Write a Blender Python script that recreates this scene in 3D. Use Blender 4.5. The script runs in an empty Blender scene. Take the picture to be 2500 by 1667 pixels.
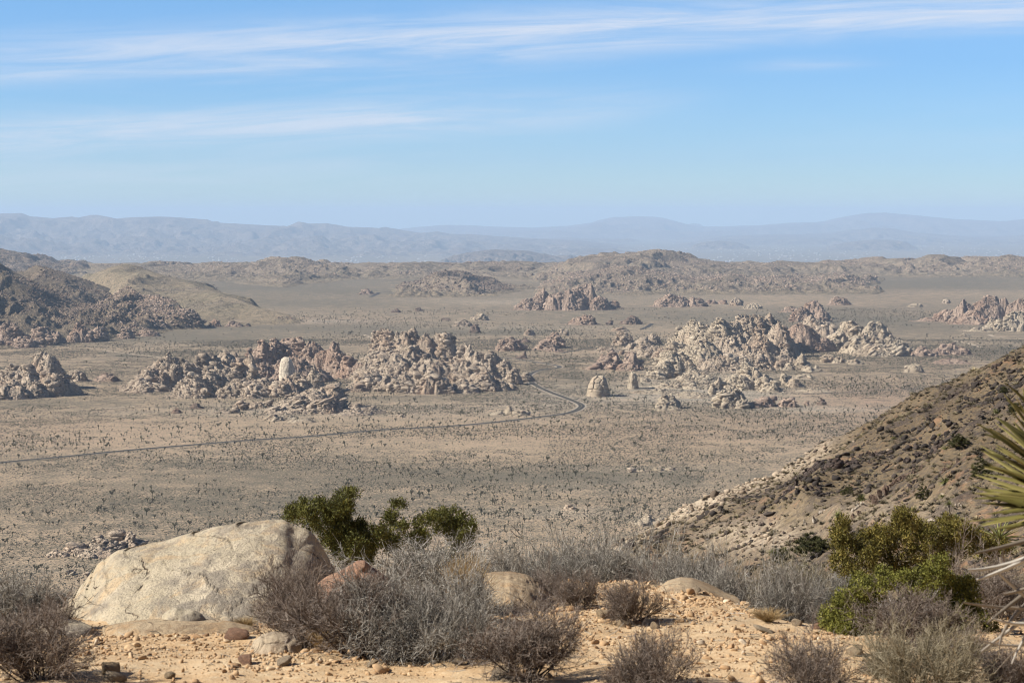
import bpy, math
import numpy as np
from mathutils import Vector

S = bpy.context.scene
C = S.collection
R = math.radians
rng = np.random.default_rng(11)
F = 5013.0            # focal length in photograph pixels (72 mm on a 36 mm sensor)
YH = 530.0            # true horizon row
H = 232.0             # camera height over the valley floor
FLOOR = -H
DROP = 400.0; KF = (H + DROP) / (H + 190)     # depth of the far basin

# ------------------------------------------------------------------ camera
cam_d = bpy.data.cameras.new('camera')
cam = bpy.data.objects.new('camera', cam_d); C.objects.link(cam)
cam.location = (0, 0, 0); cam.rotation_euler = (R(90), 0, 0)
cam_d.sensor_width = 36; cam_d.lens = 36 * F / 2500
cam_d.shift_y = -(833.5 - YH) / 2500
cam_d.clip_start = 0.2; cam_d.clip_end = 150000
cam_d.dof.use_dof = True; cam_d.dof.focus_distance = 90; cam_d.dof.aperture_fstop = 11
S.camera = cam

# ------------------------------------------------------------------ light
SUN_EL = 37.0
SUN_DIR = Vector((-1.0, -0.20, 0)).normalized()
sd = Vector((SUN_DIR.x * math.cos(R(SUN_EL)), SUN_DIR.y * math.cos(R(SUN_EL)), math.sin(R(SUN_EL))))
sun_d = bpy.data.lights.new('sun', 'SUN'); sun_d.energy = 4.8; sun_d.angle = R(0.53); sun_d.color = (1.0, 0.95, 0.87)
sun = bpy.data.objects.new('sun', sun_d); C.objects.link(sun)
sun.rotation_euler = sd.to_track_quat('Z', 'Y').to_euler()
sun.location = (-30, -10, 40)

S.view_settings.view_transform = 'Standard'; S.view_settings.look = 'None'
S.view_settings.gamma = 1; S.view_settings.exposure = 0.8
S.cycles.max_bounces = 5; S.cycles.diffuse_bounces = 2; S.cycles.volume_bounces = 1
S.cycles.transparent_max_bounces = 8
S.cycles.volume_step_rate = 10
S.cycles.use_denoising = True
S.cycles.pixel_filter_type = 'BLACKMAN_HARRIS'; S.cycles.filter_width = 1.05

W = bpy.data.worlds.new('World'); S.world = W; W.use_nodes = True
nt = W.node_tree; nt.nodes.clear()
class G:
    """tiny node-graph helper"""
    def __init__(s, nt): s.nt = nt
    def n(s, typ, props=None, **ins):
        nd = s.nt.nodes.new(typ)
        for k, v in (props or {}).items(): setattr(nd, k, v)
        for k, v in ins.items():
            key = int(k[1:]) if k[0] == '_' else k.replace('_', ' ')
            s.set(nd.inputs[key], v)
        return nd
    def set(s, sock, v):
        if isinstance(v, bpy.types.NodeSocket): s.nt.links.new(v, sock)
        else: sock.default_value = v
    def math(s, op, a, b=0.0, c=0.0, clamp=False):
        nd = s.nt.nodes.new('ShaderNodeMath'); nd.operation = op; nd.use_clamp = clamp
        s.set(nd.inputs[0], a); s.set(nd.inputs[1], b); s.set(nd.inputs[2], c)
        return nd.outputs[0]
    def mix(s, f, a, b, mode='MIX'):
        nd = s.nt.nodes.new('ShaderNodeMix'); nd.data_type = 'RGBA'; nd.blend_type = mode
        s.set(nd.inputs[0], f)
        for sock, v in ((nd.inputs[6], a), (nd.inputs[7], b)):
            s.set(sock, v if isinstance(v, bpy.types.NodeSocket) else (*v, 1) if len(v) == 3 else v)
        return nd.outputs[2]
    def ramp(s, f, stops, interp='LINEAR'):
        nd = s.nt.nodes.new('ShaderNodeValToRGB'); s.set(nd.inputs[0], f)
        cr = nd.color_ramp; cr.interpolation = interp
        while len(cr.elements) < len(stops): cr.elements.new(0.5)
        for e, (p, c) in zip(cr.elements, stops):
            e.position = p; e.color = (c, c, c, 1) if isinstance(c, (int, float)) else (*c, 1)
        return nd.outputs[0]
    def mapr(s, v, a, b, c=0.0, d=1.0, smooth=True):
        nd = s.nt.nodes.new('ShaderNodeMapRange'); nd.interpolation_type = 'SMOOTHSTEP' if smooth else 'LINEAR'
        for i, x in enumerate((v, a, b, c, d)): s.set(nd.inputs[i], x)
        return nd.outputs[0]
    def noise(s, vec, scale, detail=4, rough=0.55, dist=0.0, out='Fac'):
        nd = s.n('ShaderNodeTexNoise', None, Vector=vec, Scale=scale, Detail=detail, Roughness=rough, Distortion=dist)
        return nd.outputs[out]
g = G(nt)
sky = g.n('ShaderNodeTexSky')
sky.sky_type = 'NISHITA'; sky.sun_disc = False
sky.sun_elevation = R(SUN_EL); sky.sun_rotation = math.atan2(sd.x, sd.y)
sky.altitude = 1500; sky.air_density = 1.0; sky.dust_density = 0.6; sky.ozone_density = 2.0
tc = g.n('ShaderNodeTexCoord')
sep = g.n('ShaderNodeSeparateXYZ', None, Vector=tc.outputs['Generated'])
yy = g.math('MAXIMUM', sep.outputs[1], 0.05)
az = g.math('DIVIDE', sep.outputs[0], yy)
el = g.math('DIVIDE', sep.outputs[2], yy)
# deeper blue a few degrees up; unseen upper dome dimmed for darker shadows
elz = g.math('MULTIPLY', el, 1.0)
tintc = g.ramp(g.math('MULTIPLY', el, 5.0, clamp=True),
               [(0.0, (0.78, 1.02, 1.18)), (0.14, (0.62, 0.88, 1.26)), (0.38, (0.56, 0.86, 1.26)), (0.56, (0.62, 0.93, 1.28)), (0.95, (0.34, 0.45, 0.63))])
skyc = g.mix(1.0, sky.outputs[0], tintc, 'MULTIPLY')
# thin cirrus in long streaks that climb gently to the right
def bell(v, c, w):
    d = g.math('DIVIDE', g.math('SUBTRACT', v, c), w)
    return g.math('EXPONENT', g.math('MULTIPLY', g.math('MULTIPLY', d, d), -1.0))
tilt = g.math('SUBTRACT', el, g.math('MULTIPLY', az, 0.045))
cv = g.n('ShaderNodeCombineXYZ', None, X=g.math('MULTIPLY', az, 8.0), Y=g.math('MULTIPLY', tilt, 105.0), Z=0.0)
n1 = g.noise(cv.outputs[0], 1.0, 9, 0.66, 0.9)
cv2 = g.n('ShaderNodeCombineXYZ', None, X=g.math('MULTIPLY', az, 2.2), Y=g.math('MULTIPLY', tilt, 22.0), Z=3.0)
n2 = g.noise(cv2.outputs[0], 1.0, 4, 0.5, 0.3)
wob = g.math('ADD', tilt, g.math('MULTIPLY', g.math('SUBTRACT', n2, 0.5), 0.008))
def e_of(py): return (YH - py) / F
b1 = g.math('MULTIPLY', bell(wob, e_of(78), 0.0098), g.mapr(az, -0.28, 0.1, 0.6, 1.0))
b1b = g.math('MULTIPLY', bell(wob, e_of(135), 0.004), g.mapr(az, 0.05, -0.08, 0.0, 0.35))
b2 = g.math('MULTIPLY', bell(wob, e_of(276), 0.0088), g.mapr(az, 0.12, -0.03, 0.0, 0.85))
b3 = g.math('MULTIPLY', bell(wob, e_of(395), 0.010), g.mapr(az, 0.05, -0.2, 0.05, 0.4))
b4 = g.math('MULTIPLY', g.math('MULTIPLY', bell(tilt, e_of(190), 0.003), bell(az, 0.145, 0.03)), 0.4)
bands = g.math('ADD', g.math('ADD', g.math('ADD', b1, b1b), g.math('ADD', b2, b3)), b4)
fib = g.mapr(n1, 0.30, 0.70, 0.25, 1.25)
veil = g.math('MULTIPLY', g.mapr(n2, 0.45, 0.8), g.mapr(n1, 0.4, 0.75, 0.0, 0.30))
cl = g.math('MULTIPLY', g.math('ADD', g.math('MULTIPLY', bands, fib), veil), 0.78, clamp=True)
cl = g.math('MULTIPLY', cl, g.mapr(el, 0.0, 0.02, 0.0, 1.0))
skyf = g.mix(cl, skyc, (6.4, 6.9, 7.9))
bg = g.n('ShaderNodeBackground', None, Color=skyf, Strength=0.066)
wo = g.n('ShaderNodeOutputWorld'); nt.links.new(bg.outputs[0], wo.inputs[0])

# ------------------------------------------------------------------ helpers
def P(px, py, D):
    return np.array([(px - 1250.0) / F * D, D, -(py - YH) / F * D])
def floor_z(X, Y):
    """valley floor height: nearly flat, dropping into a far lower basin"""
    X = np.asarray(X, float); Y = np.asarray(Y, float)
    z = FLOOR + 1.6 * np.sin(X / 310 + 1.3) * np.sin(Y / 270) + 1.0 * np.sin(X / 170 - Y / 240)
    t = np.clip((Y - 9900) / 8500, 0, 1); t = t * t * (3 - 2 * t)
    far_ = np.clip((Y - 6600) / 1500, 0, 1)
    z = z + far_ * (1 - t) * 5.5 * (np.sin(X / 190 + Y / 260) * np.sin(Y / 140 + X / 520) + .6 * np.sin(X / 83 - Y / 170 + 1))
    return z - DROP * t
def D_of(py, floor=None):
    return H * F / (py - YH)
def on_floor(px, py):
    D = D_of(py)
    for _ in range(4):
        X = (px - 1250) / F * D
        D = -float(floor_z(X, D)) * F / (py - YH)
    return (px - 1250) / F * D, D, float(floor_z((px - 1250) / F * D, D))

def _hash(ix, iy, seed):
    h = (ix.astype(np.int64) * 374761393 + iy.astype(np.int64) * 668265263 + seed * 1442695041) & 0x7fffffff
    h = ((h ^ (h >> 13)) * 1274126177) & 0x7fffffff
    h = ((h ^ (h >> 16)) * 668265263) & 0x7fffffff
    return (h ^ (h >> 15)) / float(0x7fffffff)
def vnoise(x, y, seed=0):
    ix = np.floor(x); iy = np.floor(y); fx = x - ix; fy = y - iy
    fx = fx * fx * fx * (fx * (fx * 6 - 15) + 10); fy = fy * fy * fy * (fy * (fy * 6 - 15) + 10)
    a = _hash(ix, iy, seed); b = _hash(ix + 1, iy, seed); c = _hash(ix, iy + 1, seed); d = _hash(ix + 1, iy + 1, seed)
    return (a + (b - a) * fx) * (1 - fy) + (c + (d - c) * fx) * fy
def fbm(x, y, scale, octv=4, seed=0, gain=0.5):
    t = 0; amp = 1; s = 0; x = np.asarray(x) / scale; y = np.asarray(y) / scale
    for o in range(octv):
        ca, sa = math.cos(o * 1.1), math.sin(o * 1.1)
        t = t + amp * (vnoise(x * ca - y * sa + 17.3 * o, x * sa + y * ca - 9.1 * o, seed + o) * 2 - 1); s += amp
        amp *= gain; x = x * 2.03; y = y * 2.03
    return t / s
def ridged(x, y, scale, octv=4, seed=0):
    t = 0; amp = 1; s = 0; x = np.asarray(x) / scale; y = np.asarray(y) / scale
    for o in range(octv):
        n = 1 - np.abs(vnoise(x + 31.7 * o, y - 11.3 * o, seed + o) * 2 - 1)
        t = t + amp * n * n; s += amp; amp *= 0.5; x = x * 2.1; y = y * 2.1
    return t / s

def worley(x, y, seed=0):
    ix = np.floor(x); iy = np.floor(y); f1 = np.full(x.shape, 9.0); f2 = np.full(x.shape, 9.0); idv = np.zeros(x.shape)
    for a in (-1, 0, 1):
        for b in (-1, 0, 1):
            jx, jy = ix + a, iy + b
            d = np.hypot(jx + .1 + .8 * _hash(jx, jy, seed) - x, jy + .1 + .8 * _hash(jx, jy, seed + 1) - y)
            c = _hash(jx, jy, seed + 2)
            n1 = d < f1; f2 = np.where(n1, f1, np.minimum(f2, d)); idv = np.where(n1, c, idv); f1 = np.where(n1, d, f1)
    return f1, f2, idv
def mesh_from(name, V, T, mats, tint=None, smooth=True, midx=None, quads=False, extra=None):
    V = np.ascontiguousarray(V, np.float32); T = np.ascontiguousarray(T, np.int32)
    k = T.shape[1]
    me = bpy.data.meshes.new(name)
    me.vertices.add(len(V)); me.vertices.foreach_set('co', V.ravel())
    me.loops.add(T.size); me.loops.foreach_set('vertex_index', T.ravel())
    me.polygons.add(len(T)); me.polygons.foreach_set('loop_start', np.arange(0, T.size, k, dtype=np.int32))
    if smooth: me.polygons.foreach_set('use_smooth', np.ones(len(T), bool))
    if midx is not None: me.polygons.foreach_set('material_index', np.ascontiguousarray(midx, np.int32))
    for m in (mats if isinstance(mats, (list, tuple)) else [mats]): me.materials.append(m)
    if tint is not None:
        a = me.attributes.new('tint', 'FLOAT', 'POINT'); a.data.foreach_set('value', np.ascontiguousarray(tint, np.float32))
    for nm, v in (extra or {}).items():
        a = me.attributes.new(nm, 'FLOAT', 'POINT'); a.data.foreach_set('value', np.ascontiguousarray(v, np.float32))
    me.update(calc_edges=True)
    return me
def link(name, me, parent=None, label=None, cat=None, group=None, kind=None, loc=None):
    o = bpy.data.objects.new(name, me); C.objects.link(o)
    if parent is not None: o.parent = parent
    if loc is not None: o.location = loc
    if label: o['label'] = label
    if cat: o['category'] = cat
    if group: o['group'] = group
    if kind: o['kind'] = kind
    return o

def grid_tris(nx, ny):
    i = np.arange(nx - 1)[None, :] + np.arange(ny - 1)[:, None] * nx
    q = np.stack([i, i + 1, i + 1 + nx, i + nx], -1).reshape(-1, 4)
    return q
def ico(sub):
    import bmesh
    bm = bmesh.new(); bmesh.ops.create_icosphere(bm, subdivisions=sub, radius=1.0)
    V = np.array([v.co[:] for v in bm.verts]); T = np.array([[v.index for v in f.verts] for f in bm.faces]); bm.free()
    return V, T
def rock_variant(sub, r, box=0.45, cuts=7, rough=0.08, d0=0.45, d1=0.8):
    """a weathered block: icosphere pushed towards a box, planar cuts, lumps"""
    V, T = ico(sub)
    m = np.abs(V).max(1, keepdims=True)
    Vb = V / m * 0.8
    V = V * (1 - box) + Vb * box
    for _ in range(cuts):
        n = r.normal(size=3); n /= np.linalg.norm(n)
        d = r.uniform(d0, d1)
        s = V @ n
        V = V - np.outer(np.clip(s - d, 0, None) * 0.95, n)
    if rough:
        k = r.normal(size=(5, 3)) * 2.6; ph = r.uniform(0, 6.3, 5)
        V = V * (1 + rough * np.sin(V @ k.T + ph).mean(1, keepdims=True) * 2)
    return V, T
def rotm(yaw, tx, ty):
    cy, sy = np.cos(yaw), np.sin(yaw); cx, sx = np.cos(tx), np.sin(tx); cz, sz = np.cos(ty), np.sin(ty)
    n = len(yaw); Z = np.zeros((n, 3, 3)); X = np.zeros((n, 3, 3)); Yr = np.zeros((n, 3, 3))
    Z[:, 0, 0] = cy; Z[:, 0, 1] = -sy; Z[:, 1, 0] = sy; Z[:, 1, 1] = cy; Z[:, 2, 2] = 1
    X[:, 0, 0] = 1; X[:, 1, 1] = cx; X[:, 1, 2] = -sx; X[:, 2, 1] = sx; X[:, 2, 2] = cx
    Yr[:, 0, 0] = cz; Yr[:, 0, 2] = sz; Yr[:, 2, 0] = -sz; Yr[:, 2, 2] = cz; Yr[:, 1, 1] = 1
    return Yr @ X @ Z
def batch(variants, which, pos, scale, rot, tint):
    """many copies of a few small meshes gathered into one vertex/triangle array"""
    Vs, Ts, tt = [], [], []; off = 0
    for k, (V, T) in enumerate(variants):
        m = which == k; n = int(m.sum())
        if not n: continue
        sc = scale[m]
        VV = V[None] * (sc[:, None, :] if sc.ndim == 2 else sc[:, None, None])
        VV = np.einsum('nij,nvj->nvi', rot[m], VV) + pos[m][:, None, :]
        Vs.append(VV.reshape(-1, 3))
        Ts.append((T[None] + (np.arange(n) * len(V))[:, None, None] + off).reshape(-1, T.shape[1]))
        tt.append(np.repeat(tint[m], len(V))); off += n * len(V)
    return np.concatenate(Vs), np.concatenate(Ts), np.concatenate(tt)
def join(parts):
    """parts: list of (V,T(tri),tint) -> one"""
    Vs, Ts, tt, off = [], [], [], 0
    for V, T, t in parts:
        if T.shape[1] == 4: T = np.concatenate([T[:, [0, 1, 2]], T[:, [0, 2, 3]]])
        Vs.append(V); Ts.append(T + off); tt.append(t if np.ndim(t) else np.full(len(V), t)); off += len(V)
    return np.concatenate(Vs), np.concatenate(Ts), np.concatenate(tt)

# ------------------------------------------------------------------ materials
ALB = 0.74
def new_mat(name):
    m = bpy.data.materials.new(name); m.use_nodes = True
    m.node_tree.nodes.clear(); gg = G(m.node_tree)
    out = gg.n('ShaderNodeOutputMaterial')
    return m, gg, out
def finish(m, gg, out, col, rough=0.95, bump=None, bstr=0.5, bdist=1.0, spec=0.15):
    col = gg.mix(1.0, col, (ALB, ALB * .985, ALB * .96), 'MULTIPLY')
    b = gg.n('ShaderNodeBsdfPrincipled', None, Base_Color=col, Roughness=rough)
    b.inputs['Specular IOR Level'].default_value = spec
    if bump is not None:
        bn = gg.n('ShaderNodeBump', None, Height=bump, Strength=bstr, Distance=bdist)
        m.node_tree.links.new(bn.outputs[0], b.inputs['Normal'])
    m.node_tree.links.new(b.outputs[0], out.inputs[0])
    return m
def attr(gg, name='tint'):
    return gg.n('ShaderNodeAttribute', {'attribute_name': name}).outputs['Fac']
def rock_mat(name, c_light, c_mid, c_dark, scale=0.12, bd=0.8, stain=0.5):
    m, gg, out = new_mat(name)
    pos = gg.n('ShaderNodeNewGeometry').outputs['Position']
    t = attr(gg)
    n = gg.noise(pos, scale, 6, 0.6)
    n2 = gg.noise(pos, scale * 6, 5, 0.65)
    n3 = gg.noise(pos, scale * 0.18, 3, 0.5)
    f = gg.math('ADD', gg.math('MULTIPLY', t, 0.6), gg.math('MULTIPLY', n, 0.4))
    col = gg.ramp(f, [(0.18, c_dark), (0.45, c_mid), (0.75, c_light)])
    col = gg.mix(gg.mapr(n3, 0.5, 0.68, 0, stain), col, tuple(np.array(c_mid) * np.array([0.98, 0.78, 0.66])))
    col = gg.mix(gg.mapr(n2, 0.55, 0.75, 0, 0.45), col, c_dark)
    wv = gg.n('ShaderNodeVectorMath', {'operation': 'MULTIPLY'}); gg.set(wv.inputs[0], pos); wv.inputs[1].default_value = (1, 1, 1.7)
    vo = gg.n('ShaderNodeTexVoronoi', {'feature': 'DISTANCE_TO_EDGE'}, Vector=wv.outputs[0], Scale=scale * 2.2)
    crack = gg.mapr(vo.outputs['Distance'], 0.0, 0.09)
    col = gg.mix(gg.math('MULTIPLY', gg.math('SUBTRACT', 1.0, crack), .45), col, tuple(np.array(c_dark) * .7))  # crack lines, with the shade inside them painted into the colour
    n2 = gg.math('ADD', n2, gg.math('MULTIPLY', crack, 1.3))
    return finish(m, gg, out, col, 0.95, gg.math('ADD', n2, gg.math('MULTIPLY', n, 1.5)), 0.7, bd)

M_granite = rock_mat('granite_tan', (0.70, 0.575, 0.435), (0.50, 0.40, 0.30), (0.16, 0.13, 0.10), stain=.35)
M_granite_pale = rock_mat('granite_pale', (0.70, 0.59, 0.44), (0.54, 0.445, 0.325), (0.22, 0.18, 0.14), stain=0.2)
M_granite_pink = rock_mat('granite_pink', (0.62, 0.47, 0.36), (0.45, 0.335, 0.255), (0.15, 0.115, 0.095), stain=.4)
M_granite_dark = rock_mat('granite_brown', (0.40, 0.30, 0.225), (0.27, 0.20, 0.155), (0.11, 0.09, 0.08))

def ground_mat():
    m, gg, out = new_mat('desert_ground')
    pos = gg.n('ShaderNodeNewGeometry').outputs['Position']
    pale = attr(gg, 'pale'); veg = attr(gg, 'veg'); red = attr(gg, 'red')
    n_big = gg.noise(pos, 0.004, 5, 0.6, 0.5)
    n_mid = gg.noise(pos, 0.03, 5, 0.6)
    n_f = gg.noise(pos, 0.5, 3, 0.7)
    n_ff = gg.noise(pos, 1.1, 2, 0.7)
    tan = gg.mix(n_big, (0.455, 0.335, 0.215), (0.585, 0.445, 0.30))
    tan = gg.mix(red, tan, (0.50, 0.335, 0.225))
    tan = gg.mix(gg.math('MULTIPLY', pale, gg.mapr(n_mid, 0.25, 0.6, 0.3, 1.0)), tan, (0.66, 0.57, 0.45))
    grav = gg.mix(gg.mapr(n_ff, 0.35, 0.7), tan, gg.mix(0.35, tan, (0.30, 0.26, 0.20)))
    # sparse low scrub between the shrubs, too small and too many to model
    th = gg.math('SUBTRACT', 0.61, gg.math('MULTIPLY', veg, 0.26))
    s = gg.mapr(gg.math('ADD', n_f, gg.math('MULTIPLY', gg.math('SUBTRACT', n_mid, 0.5), 0.35)), th, gg.math('ADD', th, 0.05))
    n_v = gg.noise(pos, 0.95, 2, .6)
    grav = gg.mix(gg.mapr(gg.math('ADD', n_v, gg.math('MULTIPLY', n_mid, .22)), .64, .72, 0, .55), grav, (.19, .155, .115))
    col = gg.mix(gg.math('MULTIPLY', s, 0.85), grav, gg.mix(n_ff, (0.085, 0.085, 0.06), (0.17, 0.15, 0.11)))
    return finish(m, gg, out, col, 1.0, n_f, 0.5, 0.6)
M_ground = ground_mat()

def hill_mat(name, soil, soil2, scrub, scrub_amt=0.5, rock=None, sc=1.0):
    m, gg, out = new_mat(name)
    pos = gg.n('ShaderNodeNewGeometry').outputs['Position']
    rk = attr(gg, 'rocky')
    n_big = gg.noise(pos, 0.008 * sc, 5, 0.6)
    n_mid = gg.noise(pos, 0.06 * sc, 6, 0.7)
    n_f = gg.noise(pos, 0.3 * sc, 4, 0.75)
    col = gg.mix(gg.mapr(n_big, 0.35, 0.65), soil, soil2)
    if rock is not None:
        col = gg.mix(gg.math('MULTIPLY', rk, gg.mapr(n_mid, 0.35, 0.6)), col, rock)
    col = gg.mix(attr(gg, 'low'), col, (0.40, 0.315, 0.205))
    th = 0.72 - 0.28 * scrub_amt
    s = gg.mapr(gg.math('ADD', gg.math('MULTIPLY', n_f, 0.65), gg.math('MULTIPLY', n_mid, 0.35)), th - 0.12, th - 0.03)
    col = gg.mix(gg.math('MULTIPLY', s, 0.8), col, scrub)
    return finish(m, gg, out, col, 1.0, gg.math('ADD', gg.math('MULTIPLY', n_mid, 2.0), n_f), 1.0, 4.0 / sc)
M_hill_dark = hill_mat('hill_dark', (0.31, 0.245, 0.165), (0.38, 0.29, 0.20), (0.085, 0.075, 0.055), 0.62, (0.44, 0.32, 0.23))
M_hill_tan = hill_mat('hill_tan', (0.34, 0.28, 0.18), (0.42, 0.33, 0.22), (0.11, 0.10, 0.075), 0.45, (0.30, 0.25, 0.19))
M_hill_mid = hill_mat('hill_mid', (0.34, 0.275, 0.19), (0.40, 0.31, 0.22), (0.10, 0.09, 0.07), 0.55, (0.46, 0.35, 0.26))
M_hill_far = hill_mat('mountain_far', (0.26, 0.20, 0.16), (0.36, 0.28, 0.21), (0.10, 0.09, 0.08), 0.5, (0.3, 0.22, 0.17), sc=0.12)

# ------------------------------------------------------------------ valley floor
def axis(*segs):
    out = []
    for a, b, st in segs: out.append(np.arange(a, b, st))
    return np.unique(np.concatenate(out))
gx = axis((-98000, -12000, 3500), (-12000, -3000, 400), (-3000, 3001, 50), (3400, 12000, 400), (12000, 98001, 3500))
gy = axis((-6000, 200, 600), (200, 1000, 100), (1000, 5200, 30), (5200, 10000, 80), (10000, 19000, 300), (19000, 98001, 2500))
X, Y = np.meshgrid(gx, gy)
Z = floor_z(X, Y)
Ys = np.maximum(Y, 300)
pxg = 1250 + X / Ys * F; pyg = YH - Z / Ys * F
def ell(cx, cy, wx, wy, a, pw=1.0):
    return a * np.exp(-(((pxg - cx) / wx) ** 2 + ((pyg - cy) / wy) ** 2) ** pw)
pale = (ell(1650, 965, 260, 28, 1.0) + ell(1750, 930, 170, 40, 0.7) + ell(1330, 975, 110, 35, .6) + ell(1000, 1000, 260, 22, .35) +
        ell(620, 1000, 170, 14, .5) + ell(1950, 1000, 110, 10, .8) + ell(1395, 1252, 170, 10, .9) + ell(1500, 1180, 230, 22, .35) +
        ell(1880, 700, 150, 6, .5) + ell(800, 785, 130, 5, .8) + ell(1250, 737, 180, 7, .5) + ell(1300, 800, 250, 4, .45) +
        ell(640, 840, 40, 3, .3) + ell(260, 1010, 130, 8, .35) + ell(2100, 1000, 70, 5, .6) + ell(130, 1385, 90, 12, .3) + ell(1560, 1145, 200, 8, .4))
veg = (0.47 + ell(400, 822, 260, 14, .45) + ell(700, 800, 300, 8, .4) + ell(1150, 812, 330, 7, .5) + ell(2150, 800, 400, 30, .45) +
       ell(1250, 1165, 520, 26, .5) + ell(700, 1230, 700, 30, .25) + ell(500, 1130, 500, 12, .2) + ell(500, 1250, 600, 120, .15) + ell(300, 868, 90, 10, .4) + ell(100, 985, 240, 8, .3) + ell(1000, 972, 250, 6, .35) +
       ell(700, 745, 300, 18, .2) + ell(1700, 770, 500, 25, .25) + ell(2200, 690, 400, 30, .35) + ell(600, 695, 500, 22, .35) + ell(1400, 930, 60, 25, .25)
       - ell(300, 1065, 420, 45, .22) - ell(1500, 1080, 500, 45, .12) - ell(1100, 1050, 400, 30, .15) - ell(2100, 960, 250, 50, .12) - ell(100, 865, 150, 10, .3))
veg = veg + .14 * np.clip((Y - 4600) / 1800, 0, 1) * (Y < 9900) + .25 * fbm(X, Y, 700, 4, 201) * (Y > 3500) + .12 * fbm(X, Y, 260, 4, 202)
veg = veg + .30 * np.clip((Y - 13000) / 6000, 0, 1)
red = ell(2150, 985, 260, 55, .75) + ell(150, 1060, 300, 40, .3) + ell(800, 785, 150, 8, .7) + ell(1700, 1050, 500, 40, .25) + ell(2200, 760, 300, 60, .25)
me = mesh_from('desert_ground', np.stack([X, Y, Z], -1).reshape(-1, 3), grid_tris(len(gx), len(gy)), M_ground,
               extra={'pale': np.clip(pale, 0, 1).ravel(), 'veg': np.clip(veg, 0, 1).ravel(), 'red': np.clip(red, 0, 1).ravel()})
link('ground', me, kind='structure')


# ------------------------------------------------------------------ hills (ridge lines measured along the skyline)
HILLS = []
def hill(name, pts, D0, Df, Db, mat, rough=0.25, nscale=90, fine=6, floor=None, pxstep=2.6, rows=130, seed=1, powf=1.25, taper=30, rocky=0.6, label=None, base=None, ridge=None):
    if floor is not None: D0, Df, Db, nscale, fine, floor = D0 * KF, Df * KF, Db * KF, nscale * KF * .6, fine * KF * 1.6, FLOOR - DROP
    pts = np.array(pts, float)
    x0, x1 = pts[0, 0] - 2, pts[-1, 0] + 2
    px = np.arange(x0, x1 + pxstep, pxstep)
    ys = np.interp(px, pts[:, 0], pts[:, 1])
    ys = ys + fbm(px, px * 0, 9, 3, seed + 50) * (1.8 if rocky > 0.3 else 0.7)
    t = np.linspace(0, 1, rows)
    Dr = np.interp(px, [a for a, b in ridge], [b for a, b in ridge]) if ridge else px * 0 + D0
    Dn = np.interp(px, [a for a, b in base], [D_of(b) for a, b in base]) if base else px * 0 + Df
    Dn = np.minimum(Dn, Dr - 25); Dk = Dr + (Db - D0) * np.clip((Dr - Dn) / max(D0 - Df, 1), .12, 1)
    DD = np.concatenate([Dn[None] + (Dr - Dn)[None] * t[:, None], Dr[None] + (Dk - Dr)[None] * t[1:, None]])
    PX = np.repeat(px[None], len(DD), 0); D = DD.mean(1)
    XX = (PX - 1250) / F * DD
    if floor is None: fz = floor_z(XX, DD)
    else: fz = np.full_like(XX, floor)
    fz0 = floor_z((px - 1250) / F * Dr, Dr) if floor is None else px * 0 + floor
    Hc = -(ys - YH) / F * Dr - fz0
    edge = np.clip(np.minimum(px - x0, x1 - px) / taper, 0, 1) ** 0.7
    Hc = np.maximum(Hc, 0)
    Hc1 = Hc
    tt = np.where(DD <= Dr[None], (DD - Dn[None]) / (Dr - Dn)[None], (Dk[None] - DD) / (Dk - Dr)[None]); tt = np.clip(tt, 0, 1)
    w = fbm(XX, DD, nscale * 2.2, 4, seed)
    Wp = nscale * 2.4 / D0 * F
    wp = fbm(XX, DD, nscale * 1.6, 3, seed + 40) * Wp * np.clip((1 - tt) * 1.6, 0, 1)
    Hc = np.interp(np.clip(PX + wp, px[0], px[-1]), px, Hc1)
    rg = ridged(XX, DD * 0.6, nscale, 5, seed + 7) - 0.45
    prof = np.clip(tt, 0, 1) ** (powf * np.exp(w * 0.9))
    prof = prof * prof * (3 - 2 * prof) * 0.45 + prof * 0.55
    env = np.clip(4 * tt * (1 - tt), 0, 1) ** 0.7
    h = Hc * (prof + rough * rg * env * np.clip(tt * 2.2, 0, 1) * 1.6) + fine * fbm(XX, DD, nscale * 0.22, 4, seed + 3) * np.clip(Hc / 30, 0, 1) * env
    h = np.minimum(h, Hc * (0.35 + 0.65 * tt) + 2)
    h = h * (edge[None, :] ** (0.25 + 0 * tt)) - 1.5 * (tt < 0.01) - 6 * (1 - edge[None, :])
    V = np.stack([XX, DD, fz + h - 0.6], -1)
    rk = np.clip(0.5 + 1.3 * fbm(XX, DD, nscale * 1.1, 4, seed + 9) + (rocky - 0.5), 0, 1) * np.clip(h / 14, 0, 1)
    low = np.clip(1 - h / (16 + 10 * fbm(XX, DD, nscale, 3, seed + 12)), 0, 1)
    me = mesh_from(name, V.reshape(-1, 3), grid_tris(len(px), len(D)), mat, extra={'rocky': rk.ravel(), 'low': low.ravel()})
    o = link(name, me, kind='structure')
    HILLS.append((px, D, V, rk, h))
    return V, rk, h

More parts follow.
